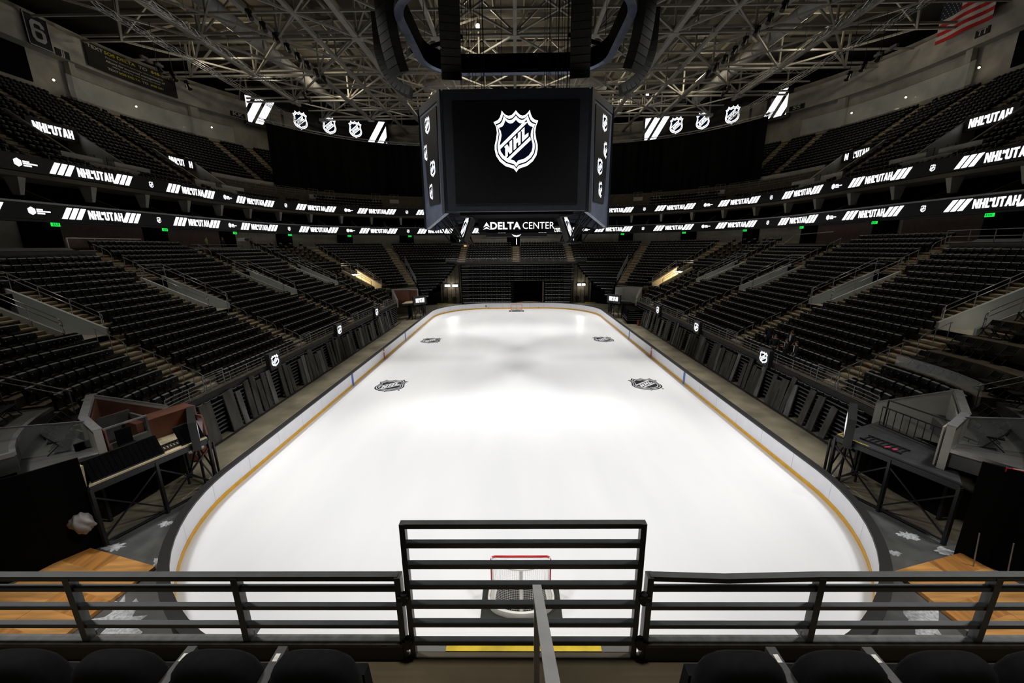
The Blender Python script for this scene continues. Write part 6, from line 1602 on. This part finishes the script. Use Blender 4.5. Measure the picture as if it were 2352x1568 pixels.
# ---------------------------------------------------------------- lights, world, camera
wd = bpy.data.worlds.new('World'); SC.world = wd; wd.use_nodes = True
wd.node_tree.nodes['Background'].inputs['Color'].default_value = (.55, .52, .45, 1); wd.node_tree.nodes['Background'].inputs['Strength'].default_value = .0
def spot(x, y, z, tx, ty, P, ang, blend=.6, col=(1, .99, .97), r=.5, tz=0):
    l = bpy.data.lights.new('sports_light', 'SPOT'); l.energy = P; l.spot_size = radians(ang); l.spot_blend = blend; l.color = col; l.shadow_soft_size = r
    o = bpy.data.objects.new('sports_light', l); C.objects.link(o); o.location = (x, y, z)
    o.rotation_euler = (Vector((tx, ty, tz))-Vector((x, y, z))).to_track_quat('-Z', 'Y').to_euler(); return o
for sx in (-1, 1):
    for y in (4, 18, 32, 46, 59):
        spot(sx*20, y, 34.2, sx*2.0, y*.92+2, PW, 52, .55, r=2.0)
def point(x, y, z, P, col, r=.4):
    l = bpy.data.lights.new('lamp_light', 'POINT'); l.energy = P; l.color = col; l.shadow_soft_size = r
    o = bpy.data.objects.new('lamp_light', l); C.objects.link(o); o.location = (x, y, z); return o
for x, y, z in ((-4.6, 50.5, 36.7), (-4.4, 59.5, 36.5), (3.6, 59.5, 36.5), (20.3, 74.6, 37.0), (-14.5, 74.6, 36.9), (11.2, 74.6, 36.9)): point(x, y, z, 450, (1, .88, .66))
for x, y, z in ((-38, 52, 36.5), (38, 52, 36.5), (-30, 66, 37), (30, 66, 37)): point(x, y, z, 550, (1, .88, .66))
for sx in (-1, 1): point(sx*12.3, 67.5, 3.3, 60, (1, .97, .85), .3); point(sx*23.6, 53.6, 5.6, 45, (1, .78, .42), .2)
# two added fills for the ends, then house lights over the stands
spot(0, 50, 34, 0, 68, 6000, 50, .7, (1, .95, .85), tz=4)  # added fill brightening the far end, no fixture behind it
spot(0, -3, 30, 0, -3.5, 8000, 40, .8, (1, .9, .72))  # added fill brightening the near rail and steps, no fixture behind it
for sx in (-1, 1):
    for y in (10, 30, 50): spot(sx*30, y, 34, sx*24, y+2, HW, 75, .8, (1, .90, .72))
    point(sx*46, 50, 31.8, 160, (1, .9, .7))
cam = bpy.data.cameras.new('Camera'); co = bpy.data.objects.new('Camera', cam); C.objects.link(co); SC.camera = co
cam.sensor_width = 36; cam.lens = 887.668*36/2352; cam.clip_end = 300; cam.clip_start = .05
p_, y_, r_ = .24165263, -.01102034, -.00950186
cp, sp, cy_, sy_, cr, sr = cos(p_), sin(p_), cos(y_), sin(y_), cos(r_), sin(r_)
fw = Vector((sy_*cp, cy_*cp, -sp)); rt_ = Vector((cy_, -sy_, 0)); up_ = rt_.cross(fw)
rr, uu = rt_*cr+up_*sr, up_*cr-rt_*sr
M = Matrix(((rr.x, uu.x, -fw.x, 0), (rr.y, uu.y, -fw.y, 0), (rr.z, uu.z, -fw.z, 0), (0, 0, 0, 1)))
co.matrix_world = Matrix.Translation((-.0974, -5.6157, 10.5571)) @ M
vs_ = SC.view_settings; vs_.view_transform = 'Standard'; vs_.look = 'None'; vs_.gamma = 1; vs_.exposure = 0; vs_.use_curve_mapping = False
SC.cycles.use_denoising = True
SC.cycles.max_bounces = 6; SC.cycles.diffuse_bounces = 4; SC.cycles.glossy_bounces = 3; SC.cycles.transparent_max_bounces = 16
SC.cycles.sample_clamp_indirect = 4
